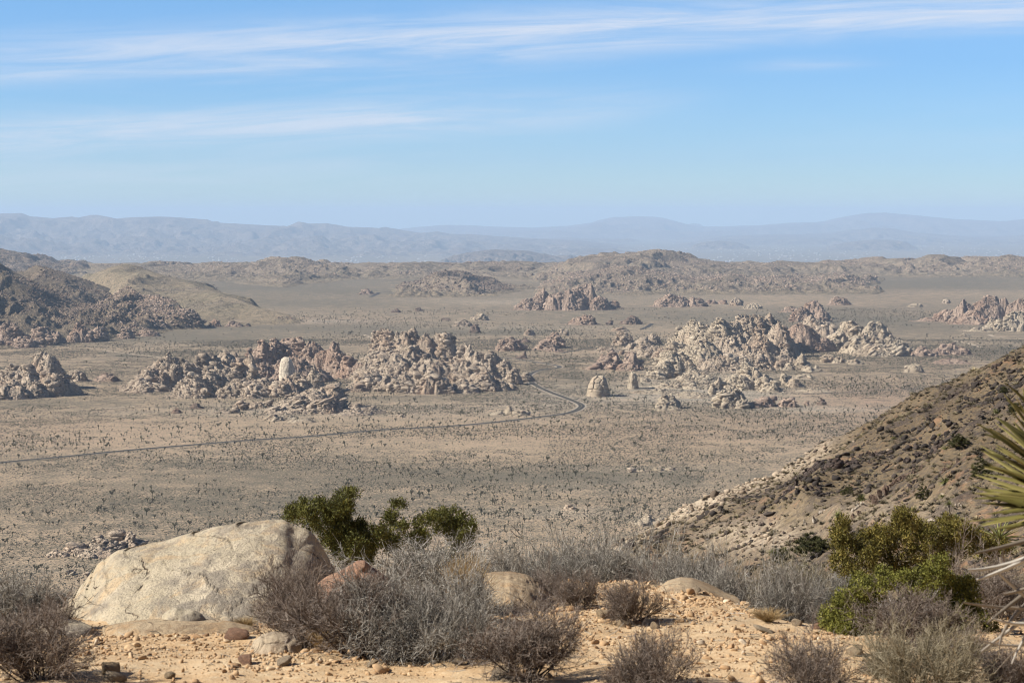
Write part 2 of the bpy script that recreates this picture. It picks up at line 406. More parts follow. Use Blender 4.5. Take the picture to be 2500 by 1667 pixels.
# far hazy ranges
hill('mountains', [(-150,520),(0,522),(51,520),(74,528),(128,533),(176,529),(191,532),(220,525),(238,525),(283,534),(328,530),(402,529),(477,534),(506,536),(530,545),(557,545),(626,549),(700,552),(710,549),(728,541),(755,546),(794,545),(823,549),(847,554),(898,555),(928,557),(940,554),(972,560),(1029,569),(1068,565),(1100,571),(1151,572),(1226,578),(1300,582),(1420,588),(1500,596),(1560,603)],
     30000, 21500, 38000, M_hill_far, .42, 1500, 60, floor=FLOOR-DROP, pxstep=4, rows=90, seed=3, powf=1.7, rocky=.2)
hill('mountains', [(860,580),(940,570),(1000,558),(1040,553),(1090,549),(1150,550),(1200,553),(1300,556),(1380,552),(1440,545),(1470,535),(1500,530),(1560,528),(1605,530),(1620,532),(1660,545),(1700,553),(1760,553),(1850,550),(1925,544),(2000,542),(2060,530),(2120,520),(2160,519),(2240,526),(2330,535),(2450,540),(2500,535),(2650,530)],
     47000, 38000, 56000, M_hill_far, .42, 2200, 60, floor=FLOOR-DROP, pxstep=5, rows=60, seed=5, powf=1.1, rocky=.2)
hill('mountains', [(1640,600),(1750,578),(1830,574),(1900,571),(1980,573),(2050,566),(2130,556),(2180,558),(2230,567),(2330,575),(2400,581),(2450,577),(2500,575),(2600,572)],
     36000, 30000, 42000, M_hill_far, .42, 1500, 60, floor=FLOOR-DROP, pxstep=5, rows=60, seed=8, powf=1.2, rocky=.2)
hill('mountains', [(2020,602),(2080,590),(2130,585),(2180,586),(2210,596),(2240,606)],
     27000, 25500, 29000, M_hill_far, .42, 700, 30, floor=FLOOR-DROP, pxstep=4, rows=40, seed=18, powf=1.2, rocky=.2)
hill('mountains', [(1690,603),(1720,592),(1760,588),(1800,592),(1830,603)],
     27500, 26500, 29000, M_hill_far, .42, 700, 30, floor=FLOOR-DROP, pxstep=4, rows=40, seed=28, powf=1.2, rocky=.2)
hill('hills', [(240,592),(290,578),(350,577),(420,582),(480,588),(550,600),(590,606)],
     25500, 24500, 27500, M_hill_far, .42, 600, 30, floor=FLOOR-DROP, pxstep=4, rows=40, seed=38, powf=1.0, rocky=.2)
hill('hills', [(1070,650),(1090,637),(1130,625),(1170,614),(1210,609),(1250,611),(1290,612),(1330,620),(1370,628),(1410,632),(1460,640)],
     16500, 14800, 18500, M_hill_far, .5, 500, 45, floor=FLOOR-DROP, pxstep=3, rows=60, seed=48, powf=1.2, rocky=.4)
hill('hills', [(-120,590),(0,610),(45,616),(74,628),(101,643),(110,635),(130,640),(149,646),(180,660),(209,673),(240,690)],
     9400, 8200, 11500, M_hill_far, .3, 220, 20, pxstep=2.6, rows=60, seed=58, powf=1.2, rocky=.4)
# hill band at the valley's end
band = [(180,690),(240,662),(300,652),(340,648),(358,646),(380,655),(440,655),(500,648),(540,650),(590,653),(609,651),(636,635),(663,625),(689,630),(719,626),(749,631),(767,640),(791,653),(808,649),(826,655),(847,658),(883,661),(913,653),(957,644),(975,649),(987,655),(1008,642),(1029,649),(1047,655),(1100,656),(1121,646),(1145,652),(1163,646),(1190,650),(1226,641),(1243,649),(1270,643),(1297,656),(1325,658),(1355,650),(1400,645),(1409,639),(1453,637),(1480,625),(1498,613),(1522,621),(1534,615),(1543,618),(1587,610),(1611,608),(1629,618),(1656,631),(1706,633),(1766,640),(1796,649),(1877,649),(1900,638),(1913,636),(1955,640),(2009,643),(2059,639),(2098,641),(2140,629),(2154,627),(2172,636),(2217,639),(2260,626),(2277,621),(2306,622),(2351,639),(2375,639),(2405,627),(2431,631),(2464,622),(2500,627),(2600,624),(2700,640)]
band = [(a, b - 4 if b > 644 else b) for a, b in band]
hill('hills', band, 8800, 7700, 10000, M_hill_mid, .42, 190, 14, pxstep=2.2, rows=200, seed=68, powf=.8, rocky=.75, base=[(180,672),(330,680),(560,690),(690,702),(800,690),(880,680),(1000,682),(1100,678),(1230,682),(1350,690),(1450,702),(1600,712),(1700,705),(1800,684),(1950,676),(2150,676),(2290,678),(2500,676),(2700,676)])
hill('hills', [(1300,722),(1330,690),(1380,668),(1430,662),(1480,655),(1520,650),(1545,652),(1580,662),(1640,670),(1700,680),(1750,676),(1781,668),(1820,680),(1900,676),(1960,686),(2020,680),(2060,672),(2085,686),(2130,700),(2160,705)],
     6900, 6100, 7900, M_hill_mid, .55, 110, 14, pxstep=2.2, rows=120, seed=78, powf=.85, rocky=.9)
hill('hills', [(940,712),(985,704),(1010,690),(1040,685),(1065,668),(1088,658),(1108,668),(1122,676),(1133,670),(1150,684),(1185,694),(1230,700),(1290,712),(1330,722)],
     6500, 5950, 7100, M_hill_mid, .5, 100, 13, pxstep=2.2, rows=100, seed=88, powf=1.0, rocky=.8)
# left hand slopes
hill('hills', [(180,694),(202,679),(238,664),(274,650),(307,644),(328,646),(357,658),(447,688),(536,714),(625,747),(700,768),(740,790)],
     5800, 4500, 7000, M_hill_tan, .16, 130, 5, pxstep=2.6, rows=160, seed=98, powf=.95, rocky=.15, base=[(180,760),(400,792),(560,799),(700,794),(745,791)], ridge=[(180,5900),(328,5800),(447,5500),(536,5150),(625,4800),(700,4600),(745,4500)])
hill('hills', [(-60,660),(54,664),(85,647),(119,656),(140,661),(179,673),(220,688),(253,697),(330,735),(400,775)],
     5450, 4600, 6000, M_hill_dark, .22, 100, 8, pxstep=2.6, rows=120, seed=108, powf=1.0, rocky=.5)
hill('hills', [(225,742),(268,729),(298,709),(310,701),(337,719),(387,722),(432,738),(456,762),(483,789),(515,803)],
     4700, 4130, 5100, M_hill_dark, .45, 60, 8, pxstep=2.2, rows=130, seed=118, powf=.8, rocky=.95, base=[(225,830),(400,812),(515,806)], ridge=[(225,4900),(337,4750),(432,4500),(515,4300)])
hill('hills', [(-200,590),(-60,625),(0,641),(30,661),(89,691),(149,719),(191,747),(230,748),(274,743),(292,762),(313,798),(335,825)],
     4750, 3720, 5300, M_hill_dark, .30, 75, 8, pxstep=2.2, rows=200, seed=128, powf=.85, rocky=.6, base=[(-200,870),(0,851),(180,836),(335,824)], ridge=[(-200,4800),(0,4750),(149,4600),(230,4450),(292,4250),(335,4020)])

# loose rocks over the hills
small_rocks = [rock_variant(1, rng, 0.4, 5, 0.06) for _ in range(6)]
mid_rocks = [rock_variant(2, rng, 0.75, 9, 0.05, .5, .78) for _ in range(8)]
big_rocks = [rock_variant(3, rng, 0.45, 9, 0.09) for _ in range(5)]
def hill_rocks(idx, n, r0, r1, mat, thr=0.55):
    px, D, V, rk, h = HILLS[idx]
    m = ((rk > thr) & (h > 2)).reshape(-1)
    ok = np.nonzero(m)[0]
    if not len(ok): return
    # weight by cell area
    w = np.abs(np.gradient(D))[:, None] * (D[:, None] / F) * np.ones_like(rk); w = w.reshape(-1)[ok]; w /= w.sum()
    s = rng.choice(ok, n, p=w)
    P0 = V.reshape(-1, 3)[s] + rng.normal(size=(n, 3)) * np.array([3, 3, 0])
    r = r0 + (r1 - r0) * rng.random(n) ** 3
    sc = np.stack([r * rng.uniform(.8, 1.4, n), r * rng.uniform(.8, 1.3, n), r * rng.uniform(.5, 1.0, n)], 1)
    Vv, Tt, tt = batch(small_rocks, rng.integers(0, 6, n), P0, sc, rotm(rng.uniform(0, 6.3, n), rng.normal(0, .25, n), rng.normal(0, .25, n)), rng.random(n))
    link('rubble', mesh_from('rubble', Vv, Tt, mat, tt, smooth=False), kind='stuff', label='loose boulders strewn over a rocky hillside', cat='rubble')
hill_rocks(14, 12000, 1.2, 4.0, M_granite_dark, .55)
hill_rocks(13, 7000, 1.2, 4.5, M_granite_pink, .4)
hill_rocks(12, 2500, 1.2, 4, M_granite_dark, .6)
hill_rocks(11, 500, 1.5, 4, M_granite_dark, .3)
hill_rocks(8, 14000, 1.5, 5.5, M_granite_pink, .6)
hill_rocks(9, 9000, 1.5, 5.5, M_granite_pink, .5)
hill_rocks(10, 4000, 1.5, 5, M_granite_dark, .5)

# ------------------------------------------------------------------ granite outcrops
OUT_FOOT = []; DOM = []; SC_X = []; SC_Y = []; SC_Z = []
def outcrop(lumps, mat, label, bs=3.0, dip=0.0, dens=1.0, seed=1, name='rock_outcrop', cat='rock outcrop', skirt=0.8, dfac=0.85, maxn=5200, rough=0.25, group=None, flat=0.72, elong=1.0):
    r = np.random.default_rng(seed * 77 + 5)
    bs = bs * 0.50; dens *= .62; elong = elong * 1.55; maxn = int(maxn * 2.0)
    L = []
    for l in lumps:
        cx, yb, yt, wl, wr = l[:5]; p = l[5] if len(l) > 5 else 1.8; df = l[6] if len(l) > 6 else dfac
        Xc, Dc, fz = on_floor(cx, yb)
        top = -(yt - YH) / F * Dc
        ht = max(top - fz - bs * 0.35, 1.5)
        wl_, wr_ = wl * Dc / F, wr * Dc / F
        L.append((Xc, Dc, fz, ht, wl_, wr_, df * (wl_ + wr_) / 2, p))
    x0 = min(l[0] - l[4] for l in L) - 12; x1 = max(l[0] + l[5] for l in L) + 12
    y0 = min(l[1] - l[6] for l in L) - 12; y1 = max(l[1] + l[6] for l in L) + 12
    wmean = np.mean([(l[4] + l[5]) / 2 for l in L])
    def env(x, y):
        h = np.zeros_like(x) - 2.0
        wx = x + fbm(x, y, wmean * .5 + 4, 3, seed) * wmean * .30
        wy = y + fbm(x, y, wmean * .5 + 4, 3, seed + 31) * wmean * .30
        for (Xc, Dc, fz, ht, wl, wr, d, p) in L:
            dx = wx - Xc; dx = np.where(dx < 0, dx / wl, dx / wr); dy = (wy - Dc) / d
            rr = np.sqrt(dx * dx + dy * dy)
            hh = ht * (np.clip(1 - rr ** p, 0, 1) ** 0.85) - 2.0 * (rr > 1)
            h = np.maximum(h, hh)
        rg = ridged(x, y, wmean * .45 + 5, 4, seed + 9) - 0.55
        s = np.clip(h / 6, 0, 1)
        h = h + s * rg * rough * 1.25 * np.clip(h, 0, 40)
        # joint blocks at two sizes, stretched along the dip
        for (cs, amp, sd) in ((bs * 7.5, bs * 1.5, 1), (bs * 3.2, bs * .9, 4), (bs * 1.5, bs * .45, 8)):
            qx = x + fbm(x, y, cs * 1.5, 2, seed + sd) * cs * .5; qy = y + fbm(x, y, cs * 1.5, 2, seed + sd + 2) * cs * .5
            ca, sa = math.cos(.5 + seed), math.sin(.5 + seed)
            u_ = (qx * ca + qy * sa) / (cs * (1 + .5 * elong)); v_ = (-qx * sa + qy * ca) / cs
            f1, f2, idv = worley(u_, v_, seed * 7 + sd)
            h = h + s * amp * ((idv - .5) * 1.5 - np.exp(-((f2 - f1) / .12) ** 2) * 1.0 - f1 * f1 * .3)
        # inclined sheets: gentle side to the left, broken edge to the right
        ph = (x * (.75 + .5 * dip) + y * .45) / (bs * 3.4) + 1.6 * fbm(x, y, bs * 9, 2, seed + 21); sw = ph - np.floor(ph)
        h = h + s * bs * 1.25 * (sw ** .8 - .5) * np.clip(.5 + 1.5 * fbm(x, y, wmean * .6, 2, seed + 23), 0, 1)
        return h
    step = max(1.05, (x1 - x0) / 620, bs * .5)
    gx_ = np.arange(x0, x1 + step, step); gy_ = np.arange(y0, y1 + step, step)
    XX, YY = np.meshgrid(gx_, gy_)
    hh = env(XX, YY); zz = floor_z(XX, YY) + hh
    gy1, gx1 = np.gradient(hh, step)
    slope = np.sqrt(1 + gx1 ** 2 + gy1 ** 2)
    V0 = np.stack([XX, YY, zz], -1).reshape(-1, 3)
    q = grid_tris(len(gx_), len(gy_))
    keep = (hh.reshape(-1)[q] > -1.9).any(1)
    q = q[keep]
    used = np.unique(q); remap = np.zeros(len(V0), int); remap[used] = np.arange(len(used))
    DOM.append((wmean))
    parts = [(V0[used], remap[q], np.clip(.5 + .22 * fbm(XX, YY, wmean * .5 + 3, 3, seed + 4).reshape(-1)[used] + .12 * fbm(XX, YY, bs * 2, 2, seed + 5).reshape(-1)[used] + .06 * r.normal(size=len(used)), 0, 1))]
    # boulders
    w = (slope * (hh > 0.8)).reshape(-1)
    area = w.sum() * step * step
    n = int(min(maxn, dens * area / (bs * bs * 2.1)))
    if n > 0:
        zone = fbm(XX, YY, wmean * .38 + 6, 3, seed + 61).reshape(-1)
        w2 = w * np.clip(.30 + 2.2 * zone + .5 * np.clip(1 - hh.reshape(-1) / 12, 0, 1), .04, 1.2)
        idx = r.choice(len(w), n, p=w2 / w2.sum())
        bx = XX.reshape(-1)[idx] + r.uniform(-.5, .5, n) * step; by = YY.reshape(-1)[idx] + r.uniform(-.5, .5, n) * step
        bh = env(bx, by); bz = floor_z(bx, by) + bh
        rad = bs * np.clip(.50 * (1 - r.random(n)) ** (-1 / 2.3), .5, 2.5) * np.clip(0.35 + bh / (bs * 4), .35, 1.15)
        rad = rad * np.exp(.75 * fbm(bx, by, wmean * .4 + 8, 2, seed + 63))
        lump = fbm(bx, by, wmean * .6, 2, seed + 4)
        tint = np.clip(0.50 + 0.25 * lump + r.normal(0, .20, n), 0, 1)
        sc = np.stack([rad * r.uniform(.85, 1.35, n) * elong, rad * r.uniform(.8, 1.15, n), rad * r.uniform(flat * .75, flat * 1.25, n)], 1)
        rot = rotm(r.normal(.35, .35, n) + (r.random(n) < .15) * 1.57, r.normal(0, .16, n), r.normal(dip * 1.2 - .1, .14, n))
        pos = np.stack([bx, by, bz - rad * .10], 1)
        small = rad < bs * 0.8
        ws = r.integers(0, 8, n); 
        for sel, vs in ((small, small_rocks), (~small, mid_rocks)):
            if sel.any(): parts.append(batch(vs, ws[sel] % len(vs), pos[sel], sc[sel], rot[sel], tint[sel]))
    # brush growing in the gaps
    if n > 0:
        nb = int(area / 34); ii = r.choice(len(w), nb, p=w / w.sum())
        SC_X.append(XX.reshape(-1)[ii] + r.uniform(-1, 1, nb)); SC_Y.append(YY.reshape(-1)[ii] + r.uniform(-1, 1, nb)); SC_Z.append(env(SC_X[-1], SC_Y[-1]))
    # rubble skirt
    ns = int(skirt * max(n, 20))
    if ns:
        ii = r.integers(0, len(L), ns); La = np.array([l[:8] for l in L])[ii]
        a = r.uniform(0, 2 * np.pi, ns); q_ = .97 + np.abs(r.normal(0, .20, ns))
        bx = La[:, 0] + np.cos(a) * q_ * np.where(np.cos(a) < 0, La[:, 4], La[:, 5]); by = La[:, 1] + np.sin(a) * q_ * La[:, 6]
        rad = bs * .38 * np.exp(r.normal(0, .4, ns))
        bh = np.clip(env(bx, by), 0, None)
        pos = np.stack([bx, by, floor_z(bx, by) + bh + rad * .15], 1)
        sc = np.stack([rad * 1.2, rad, rad * .7], 1)
        parts.append(batch(small_rocks, r.integers(0, 6, ns), pos, sc, rotm(r.uniform(0, 6, ns), r.normal(0, .3, ns), r.normal(0, .3, ns)), np.clip(r.normal(.6, .15, ns), 0, 1)))
    V, T, t = join(parts)
    base = np.array([np.mean([l[0] for l in L]), np.mean([l[1] for l in L]), 0.0]); base[2] = float(floor_z(base[0], base[1]))
    o = link(name, mesh_from(name, V - base, T, mat, t, smooth=False), label=label, cat=cat, group=group, loc=base)
    OUT_FOOT.append(L)
    return o

GR, GP, GK, GD = M_granite, M_granite_pale, M_granite_pink, M_granite_dark
# left of the valley
outcrop([(120,948,861,80,40,2.2),(60,956,888,110,70,1.6),(130,964,905,50,42),(165,962,922,48,32),(25,970,925,90,55),(70,968,915,60,50),(195,930,903,34,22)], GR,
        'tall brown boulder outcrop with a leaning rounded summit at the left edge of the valley', 3.6, .35, 1.1, 1)
outcrop([(255,930,909,26,30),(275,931,915,20,18)], GK, 'low pinkish rock heap between the left outcrop and the big boulder ridge', 2.2, .1, 1, 2)
outcrop([(432,945,862,110,55,1.7,.6),(370,950,895,66,60,1.5),(500,938,858,60,80,1.5,.5),(560,930,858,70,60,1.5),(602,948,862,70,32,1.5,.5),(560,958,890,75,45,1.5,.6),(515,964,905,65,55,1.5),(470,968,915,60,55,1.5),
         (640,960,920,80,85,1.4),(345,955,925,45,60,1.4),(600,966,925,90,90,1.4),(700,962,925,60,60,1.5)], GR,
        'long tan boulder ridge rising in diagonal fins left of the pale monolith', 3.3, .45, 1.25, 3, maxn=6500)
outcrop([(605,925,846,9,9,2.5),(636,912,827,30,40,1.6),(670,908,824,45,45,1.7),(698,906,820,50,50,1.8),(728,906,820,50,45,1.8),(765,908,830,50,42,1.7),(795,912,846,40,40),(816,915,835,32,22,1.6),(828,920,858,30,30,1.6),(850,922,872,38,34),(878,924,886,26,24),(720,930,870,90,90,1.3),(630,930,875,60,70,1.4)], GK,
        'reddish brown jagged crest behind the pale monolith, with a pointed horn at its right end', 3.0, .3, 1.2, 4, maxn=5200)
outcrop([(768,962,894,42,30,1.5),(735,962,905,55,45,1.5),(700,966,915,55,45,1.5)], GR, 'steep blocky tan peak right behind the layered slab rock', 3.4, .3, 1.2, 5)
outcrop([(812,992,936,100,28,1.9),(770,998,950,95,50,1.8),(735,1004,965,80,70,1.7),(800,1006,972,60,40,1.7),(690,1008,990,40,50,1.5)], GR,
        'layered slab outcrop with long bedding cracks in front of the monolith', 4.4, -.12, .8, 6, flat=.40, elong=1.15, rough=.10)
outcrop([(870,1004,982,30,30,1.3),(900,1008,990,40,40,1.2),(860,1012,998,50,45,1.2)], GR, 'loose boulder apron spilling right from the layered slab outcrop', 2.2, 0, 1.0, 7, rough=.1)
outcrop([(430,1008,995,16,14,1.5)], GD, 'tiny brown rock cluster on the plain, leftmost of those below the long ridge', 2.2, 0, 1, 8)
outcrop([(482,997,982,18,18,1.7)], GD, 'small dark brown knob of rock below the long boulder ridge', 2.4, 0, 1, 9)
outcrop([(550,1008,994,22,22,1.5),(572,1007,992,18,16,1.5)], GR, 'low brown boulder line nearest the viewer among those left of the layered slab', 2.4, 0, 1, 10)
outcrop([(585,1000,978,22,20,1.5)], GR, 'small peaked boulder heap left of the layered slab outcrop', 2.4, 0, 1, 110)
outcrop([(625,995,978,28,26,1.5),(650,992,980,20,16)], GR, 'low dark boulder wall just left of the layered slab outcrop', 2.4, 0, 1, 111)
outcrop([(665,1026,1012,22,30,1.3),(700,1022,1008,30,30,1.2),(745,1030,1018,40,30,1.2)], GP, 'flat pale rock apron at the foot of the layered slab outcrop', 2.0, 0, .8, 11, rough=.05)
# central massif
outcrop([(945,902,800,52,40,2.3),(985,904,806,50,40,2.2),(1010,903,797,32,34,2.3),(1045,905,806,36,34,2.0),(1075,905,816,30,34,2.0),(1100,906,812,36,34,2.0),(1140,912,838,36,30,1.9),(910,915,852,38,50,1.8),(890,925,884,34,40,1.5),
         (1010,922,838,95,80,1.6),(960,926,865,85,70,1.6),(1055,930,872,80,70,1.6),(1115,930,872,60,60,1.6),(905,938,900,50,50,1.5)], GR,
        'tallest tan massif at the middle of the valley with a blocky notched summit', 3.1, .4, 1.3, 12, maxn=7500, rough=.33)
outcrop([(1165,925,860,50,40,1.7),(1200,924,851,40,38,1.8),(1235,928,873,40,30,1.7),(1180,935,885,60,60,1.5),(1255,938,893,34,24,1.6),(1285,932,905,26,20,1.4)], GR,
        'rugged right shoulder of the central massif, running down to the road bend', 2.9, .3, 1.2, 13)
outcrop([(900,953,917,42,34,1.7),(945,954,914,38,36,1.8),(868,955,938,30,30,1.5),(985,958,912,38,36,1.9),(1010,960,925,30,30),(1050,960,905,46,40,1.8),(1085,960,920,34,30,1.6),(1130,958,922,40,36,1.6),(1180,954,906,46,40,1.9),(1222,953,925,36,30,1.7),(1248,950,930,24,18,1.7)], GR,
        'front row of rounded boulder knobs along the foot of the central massif', 3.0, .15, 1.25, 14, maxn=5200)
outcrop([(1245,855,824,36,32,1.6),(1268,853,836,22,20)], GK, 'small reddish peak just right of the central massif, beyond the road bend', 2.8, .3, 1.1, 15)
outcrop([(1280,874,856,7,6,3),(1273,875,866,16,14,1.5)], GD, 'little upright rock post behind the road bend', 2.2, 0, 1, 16)
outcrop([(1357,848,811,46,27,1.7),(1335,853,835,40,36,1.5),(1360,858,846,26,22)], GK, 'isolated reddish outcrop with a steep right face in the middle distance', 2.8, .35, 1.1, 17)
outcrop([(1295,818,802,15,14,2)], GR, 'small square-topped tan knob behind the isolated reddish outcrop', 2.4, 0, 1, 18)
outcrop([(1284,836,826,18,14,1.5)], GD, 'low brown rock lump in front of the square-topped knob', 2.2, 0, 1, 19)
outcrop([(1371,819,802,14,18,1.8)], GR, 'small pale heap right behind the isolated reddish outcrop', 2.2, 0, 1, 20)
outcrop([(1435,792,767,50,26,1.8)], GK, 'lone rounded brown hump in the far plain left of two darker rocks', 2.8, .35, 1, 21)
outcrop([(1489,793,781,9,7,2.5)], GD, 'tiny dark rock stub between two brown humps on the far plain', 2.4, 0, 1, 22)
outcrop([(1543,791,771,30,20,2.2)], GD, 'dark brown flat-topped rock on the far plain', 2.8, .2, 1, 23)
outcrop([(1512,808,797,20,22,1.5)], GR, 'low grey tan rock strip in front of the dark flat-topped rock', 2.4, 0, 1, 24)
outcrop([(1640,748,718,42,50,1.6),(1700,748,724,30,26,1.6)], GK, 'hazy pinkish knobbly outcrop on the far plain left of two pale knobs', 3.4, 0, 1, 25)
outcrop([(1738,742,731,16,14,1.7)], GK, 'left one of two small reddish knobs on the far plain', 3, 0, 1, 26)
outcrop([(1764,742,730,12,12,1.8)], GK, 'right one of two small reddish knobs on the far plain', 3, 0, 1, 126)
outcrop([(1797,746,727,16,18,2)], GR, 'pale ribbed knob on the far plain behind the big right massif', 3, .3, 1, 27)
outcrop([(1838,754,740,24,18,2)], GP, 'pale humped rock next to the ribbed knob on the far plain', 3, .2, 1, 28)
outcrop([(1175,782,763,26,20,1.7)], GP, 'pale cone-shaped rock heap on the far plain above the central massif', 2.8, .2, 1, 29)
outcrop([(1133,796,781,26,24,1.5)], GR, 'low tan heap just left below the pale cone on the far plain', 2.6, 0, 1, 30)
outcrop([(1158,812,794,13,18,2)], GD, 'dark double-headed rock below the pale cone on the far plain', 2.6, 0, 1, 31)
outcrop([(966,763,754,14,12)], GD, 'tiny dark rock ridge on the far plain, left of another', 3, 0, 1, 32)
outcrop([(1023,759,749,10,12)], GD, 'tiny grey rock heap on the far plain right of a dark ridge', 3, 0, 1, 33)
outcrop([(893,718,706,18,20,1.5)], GK, 'faint pinkish rise below the hill band, left of the winding far road', 4, 0, 1, 34)
outcrop([(1088,782,776,14,14)], GD, 'minute rock strip on the far plain left of the pale cone', 3, 0, 1, 35)
outcrop([(1325,754,704,42,30,1.5),(1290,756,727,34,30,1.5),(1365,756,712,40,36,1.5),(1428,752,690,50,38,1.6),(1400,756,705,50,50,1.6),(1460,756,722,36,44,1.5),(1500,752,732,26,18,1.6)], GK,
        'large reddish twin-peaked rock hill standing alone on the far plain', 4.0, .2, 1.2, 36, maxn=4500)
# far left foot rocks
outcrop([(525,797,775,20,14,1.8)], GK, 'reddish knob at the foot of the dark left slope, leftmost of three', 3, 0, 1, 37)
outcrop([(575,797,786,24,20,1.5)], GK, 'low pink rock line right of the reddish knob at the foot of the slope', 2.6, 0, 1, 38)
outcrop([(606,797,790,9,8,1.8)], GD, 'tiny dark rock farthest right at the foot of the slope', 2.4, 0, 1, 39)
outcrop([(362,820,799,24,30,1.6)], GK, 'small pointed rock pile at the foot of the dark left hill', 2.6, .2, 1, 40)
outcrop([(20,845,790,40,60,1.6),(60,848,820,40,40),(105,842,798,40,30,1.8),(15,846,812,60,50),(130,838,805,30,26)], GK, 'tumbled pinkish cliff at the foot of the dark left hill', 3.2, .3, 1.2, 41)
outcrop([(190,835,790,30,40,1.7),(240,832,795,30,30)], GK, 'reddish crags along the foot of the dark left hill', 3.0, .2, 1.1, 42)
outcrop([(310,826,802,24,22,1.8)], GK, 'lone reddish crag where the dark left hill meets the plain', 3.0, .2, 1.1, 142)
# right massif
outcrop([(1697,872,787,72,50,2.1),(1757,880,781,50,46,2.0),(1725,876,800,60,60,2.0),(1720,892,825,85,65,1.6),(1660,884,832,55,50,1.6),(1640,896,850,50,50,1.5)], GP,
        'pale smooth dome on the left shoulder of the big right massif', 3.0, .4, 1.25, 43, maxn=5200, rough=.22)
outcrop([(1735,870,797,60,60,1.9),(1785,867,783,60,55,2.0),(1840,864,772,55,50,2.1),(1905,870,787,50,50,1.9),(1814,862,765,42,42,2.1),(1867,862,763,38,38,2.2),(1893,862,778,35,45,1.8),(1800,885,810,70,60,1.6),(1860,885,818,65,60,1.6),(1830,900,850,80,80,1.5),(1910,885,835,45,45,1.6),(1765,905,862,60,60,1.4),(1905,900,865,55,60,1.4)], GR,
        'jagged twin-topped main crest of the big right massif', 3.1, .3, 1.3, 44, maxn=7000, rough=.33)
outcrop([(1942,856,789,72,88,1.5)], GK, 'smooth reddish scree cone between the right massif and the pale humped ridge', 1.7, .1, .45, 45, rough=.08)
outcrop([(1985,815,770,45,45,1.8),(2020,818,790,40,32,1.6)], GR, 'grey tan crags behind the reddish scree cone', 3.0, .3, 1.1, 46)
outcrop([(1990,778,729,40,36,1.6),(1960,785,748,30,30),(2010,786,752,24,20)], GK, 'hazy pyramid crag far behind the right massif', 3.2, .2, 1.1, 47)
outcrop([(2045,744,723,22,34,1.8)], GK, 'small hazy reddish knob right of the pyramid crag', 3.2, .0, 1.1, 48)
outcrop([(1925,762,746,20,20)], GK, 'faint low crag left of the hazy pyramid', 3, .0, 1, 49)
outcrop([(2078,852,784,52,40,2.1),(2045,855,810,36,36,1.8),(2140,856,782,60,62,1.7),(2110,862,815,55,55,1.7),(2175,864,820,55,50,1.5),(2150,868,840,70,65,1.5)], GP,
        'pale pinkish humped ridge sloping down to the right of the massif', 3.2, -.3, 1.25, 50, maxn=5200, rough=.2)
outcrop([(2250,868,845,30,40,1.8),(2290,866,850,24,22),(2322,864,838,46,46,1.6)], GK, 'low pink double heap right of the pale humped ridge', 2.6, 0, 1.1, 51)
outcrop([(2322,887,875,42,44,1.3)], GK, 'thin flat pinkish rock strip below the low pink double heap', 2.0, 0, 1, 52, rough=.1)
outcrop([(2232,908,887,26,24,2.4)], GP, 'lone pale dome with a shadowed right side on the reddish plain', 3.6, 0, 1.0, 53, rough=.12)
outcrop([(2020,884,860,20,24,2.3),(2044,886,868,12,16)], GP, 'small pale rounded rock left of a flat one below the humped ridge', 3.2, .2, 1.0, 54, rough=.15)
outcrop([(2086,889,875,22,24,2.0)], GP, 'low pale slab rock right of the small rounded one', 2.6, 0, 1.0, 55)
outcrop([(1957,903,863,22,20,2.0),(1975,906,888,20,30,1.5),(1925,903,882,28,22),(1900,900,885,24,22)], GP, 'pale split knob at the lower right corner of the massif', 3.0, 0, 1.1, 56)
outcrop([(1838,944,893,58,40,1.7),(1870,950,915,45,38,1.7),(1890,956,925,30,24,1.9),(1820,910,878,14,12,2.5),(1800,950,915,45,45,1.6)], GP,
        'broad pale fluted dome low on the right side of the massif', 3.6, .4, 1.0, 57, rough=.2)
outcrop([(1916,940,906,16,24,2.1),(1938,944,925,22,26,1.5)], GP, 'pale shark-fin rock right of the fluted dome', 3.0, .3, 1.0, 58)
outcrop([(1521,843,809,26,34,1.7),(1565,844,825,26,24),(1593,842,812,24,26,1.8),(1575,856,836,30,26),(1545,852,838,26,26)], GR, 'left outlying crags of the right massif, beyond the red twin domes', 2.8, .2, 1.15, 59)
outcrop([(1570,872,850,18,16,1.8),(1595,872,838,28,30,1.6),(1620,875,850,28,28)], GR, 'small knobs between the red twin domes and the right massif', 2.8, 0, 1.1, 60)
outcrop([(1492,896,857,30,20,2.2),(1486,900,878,40,24,2.2),(1455,901,887,30,28,1.6),(1472,892,862,16,18,1.9)], GK, 'reddish brown rounded dome, left one of the twin pair left of the massif', 3.6, 0, 1.0, 61, rough=.15)
outcrop([(1543,900,860,22,20,2.3),(1535,904,882,26,30,2.0)], GK, 'reddish brown lumpy dome, right one of the twin pair left of the massif', 3.6, 0, 1.0, 62, rough=.15)
outcrop([(1650,916,866,32,20,2.0),(1625,922,885,42,30,1.7),(1600,926,905,26,30,1.6)], GP, 'big pale dome with a smooth left slope and dark shadow on its right', 3.4, .5, 1.05, 63, rough=.18)
outcrop([(1670,912,890,30,50,1.4),(1700,925,902,60,60,1.2),(1640,945,932,60,60,1.1),(1690,940,925,60,60,1.1)], GP, 'low pale boulder field in front of the right massif', 2.2, 0, .7, 64, rough=.12)
outcrop([(1633,996,959,30,28,2.2),(1622,1000,982,28,40,1.8)], GP, 'small stepped pyramid rock alone on the plain in front of the massif', 3.8, -.1, 1.0, 65, rough=.12)
outcrop([(1755,960,921,20,14,2.6),(1742,962,938,14,14,2)], GP, 'pale rounded pillar behind the broad layered block', 3.8, 0, .9, 66, rough=.08)
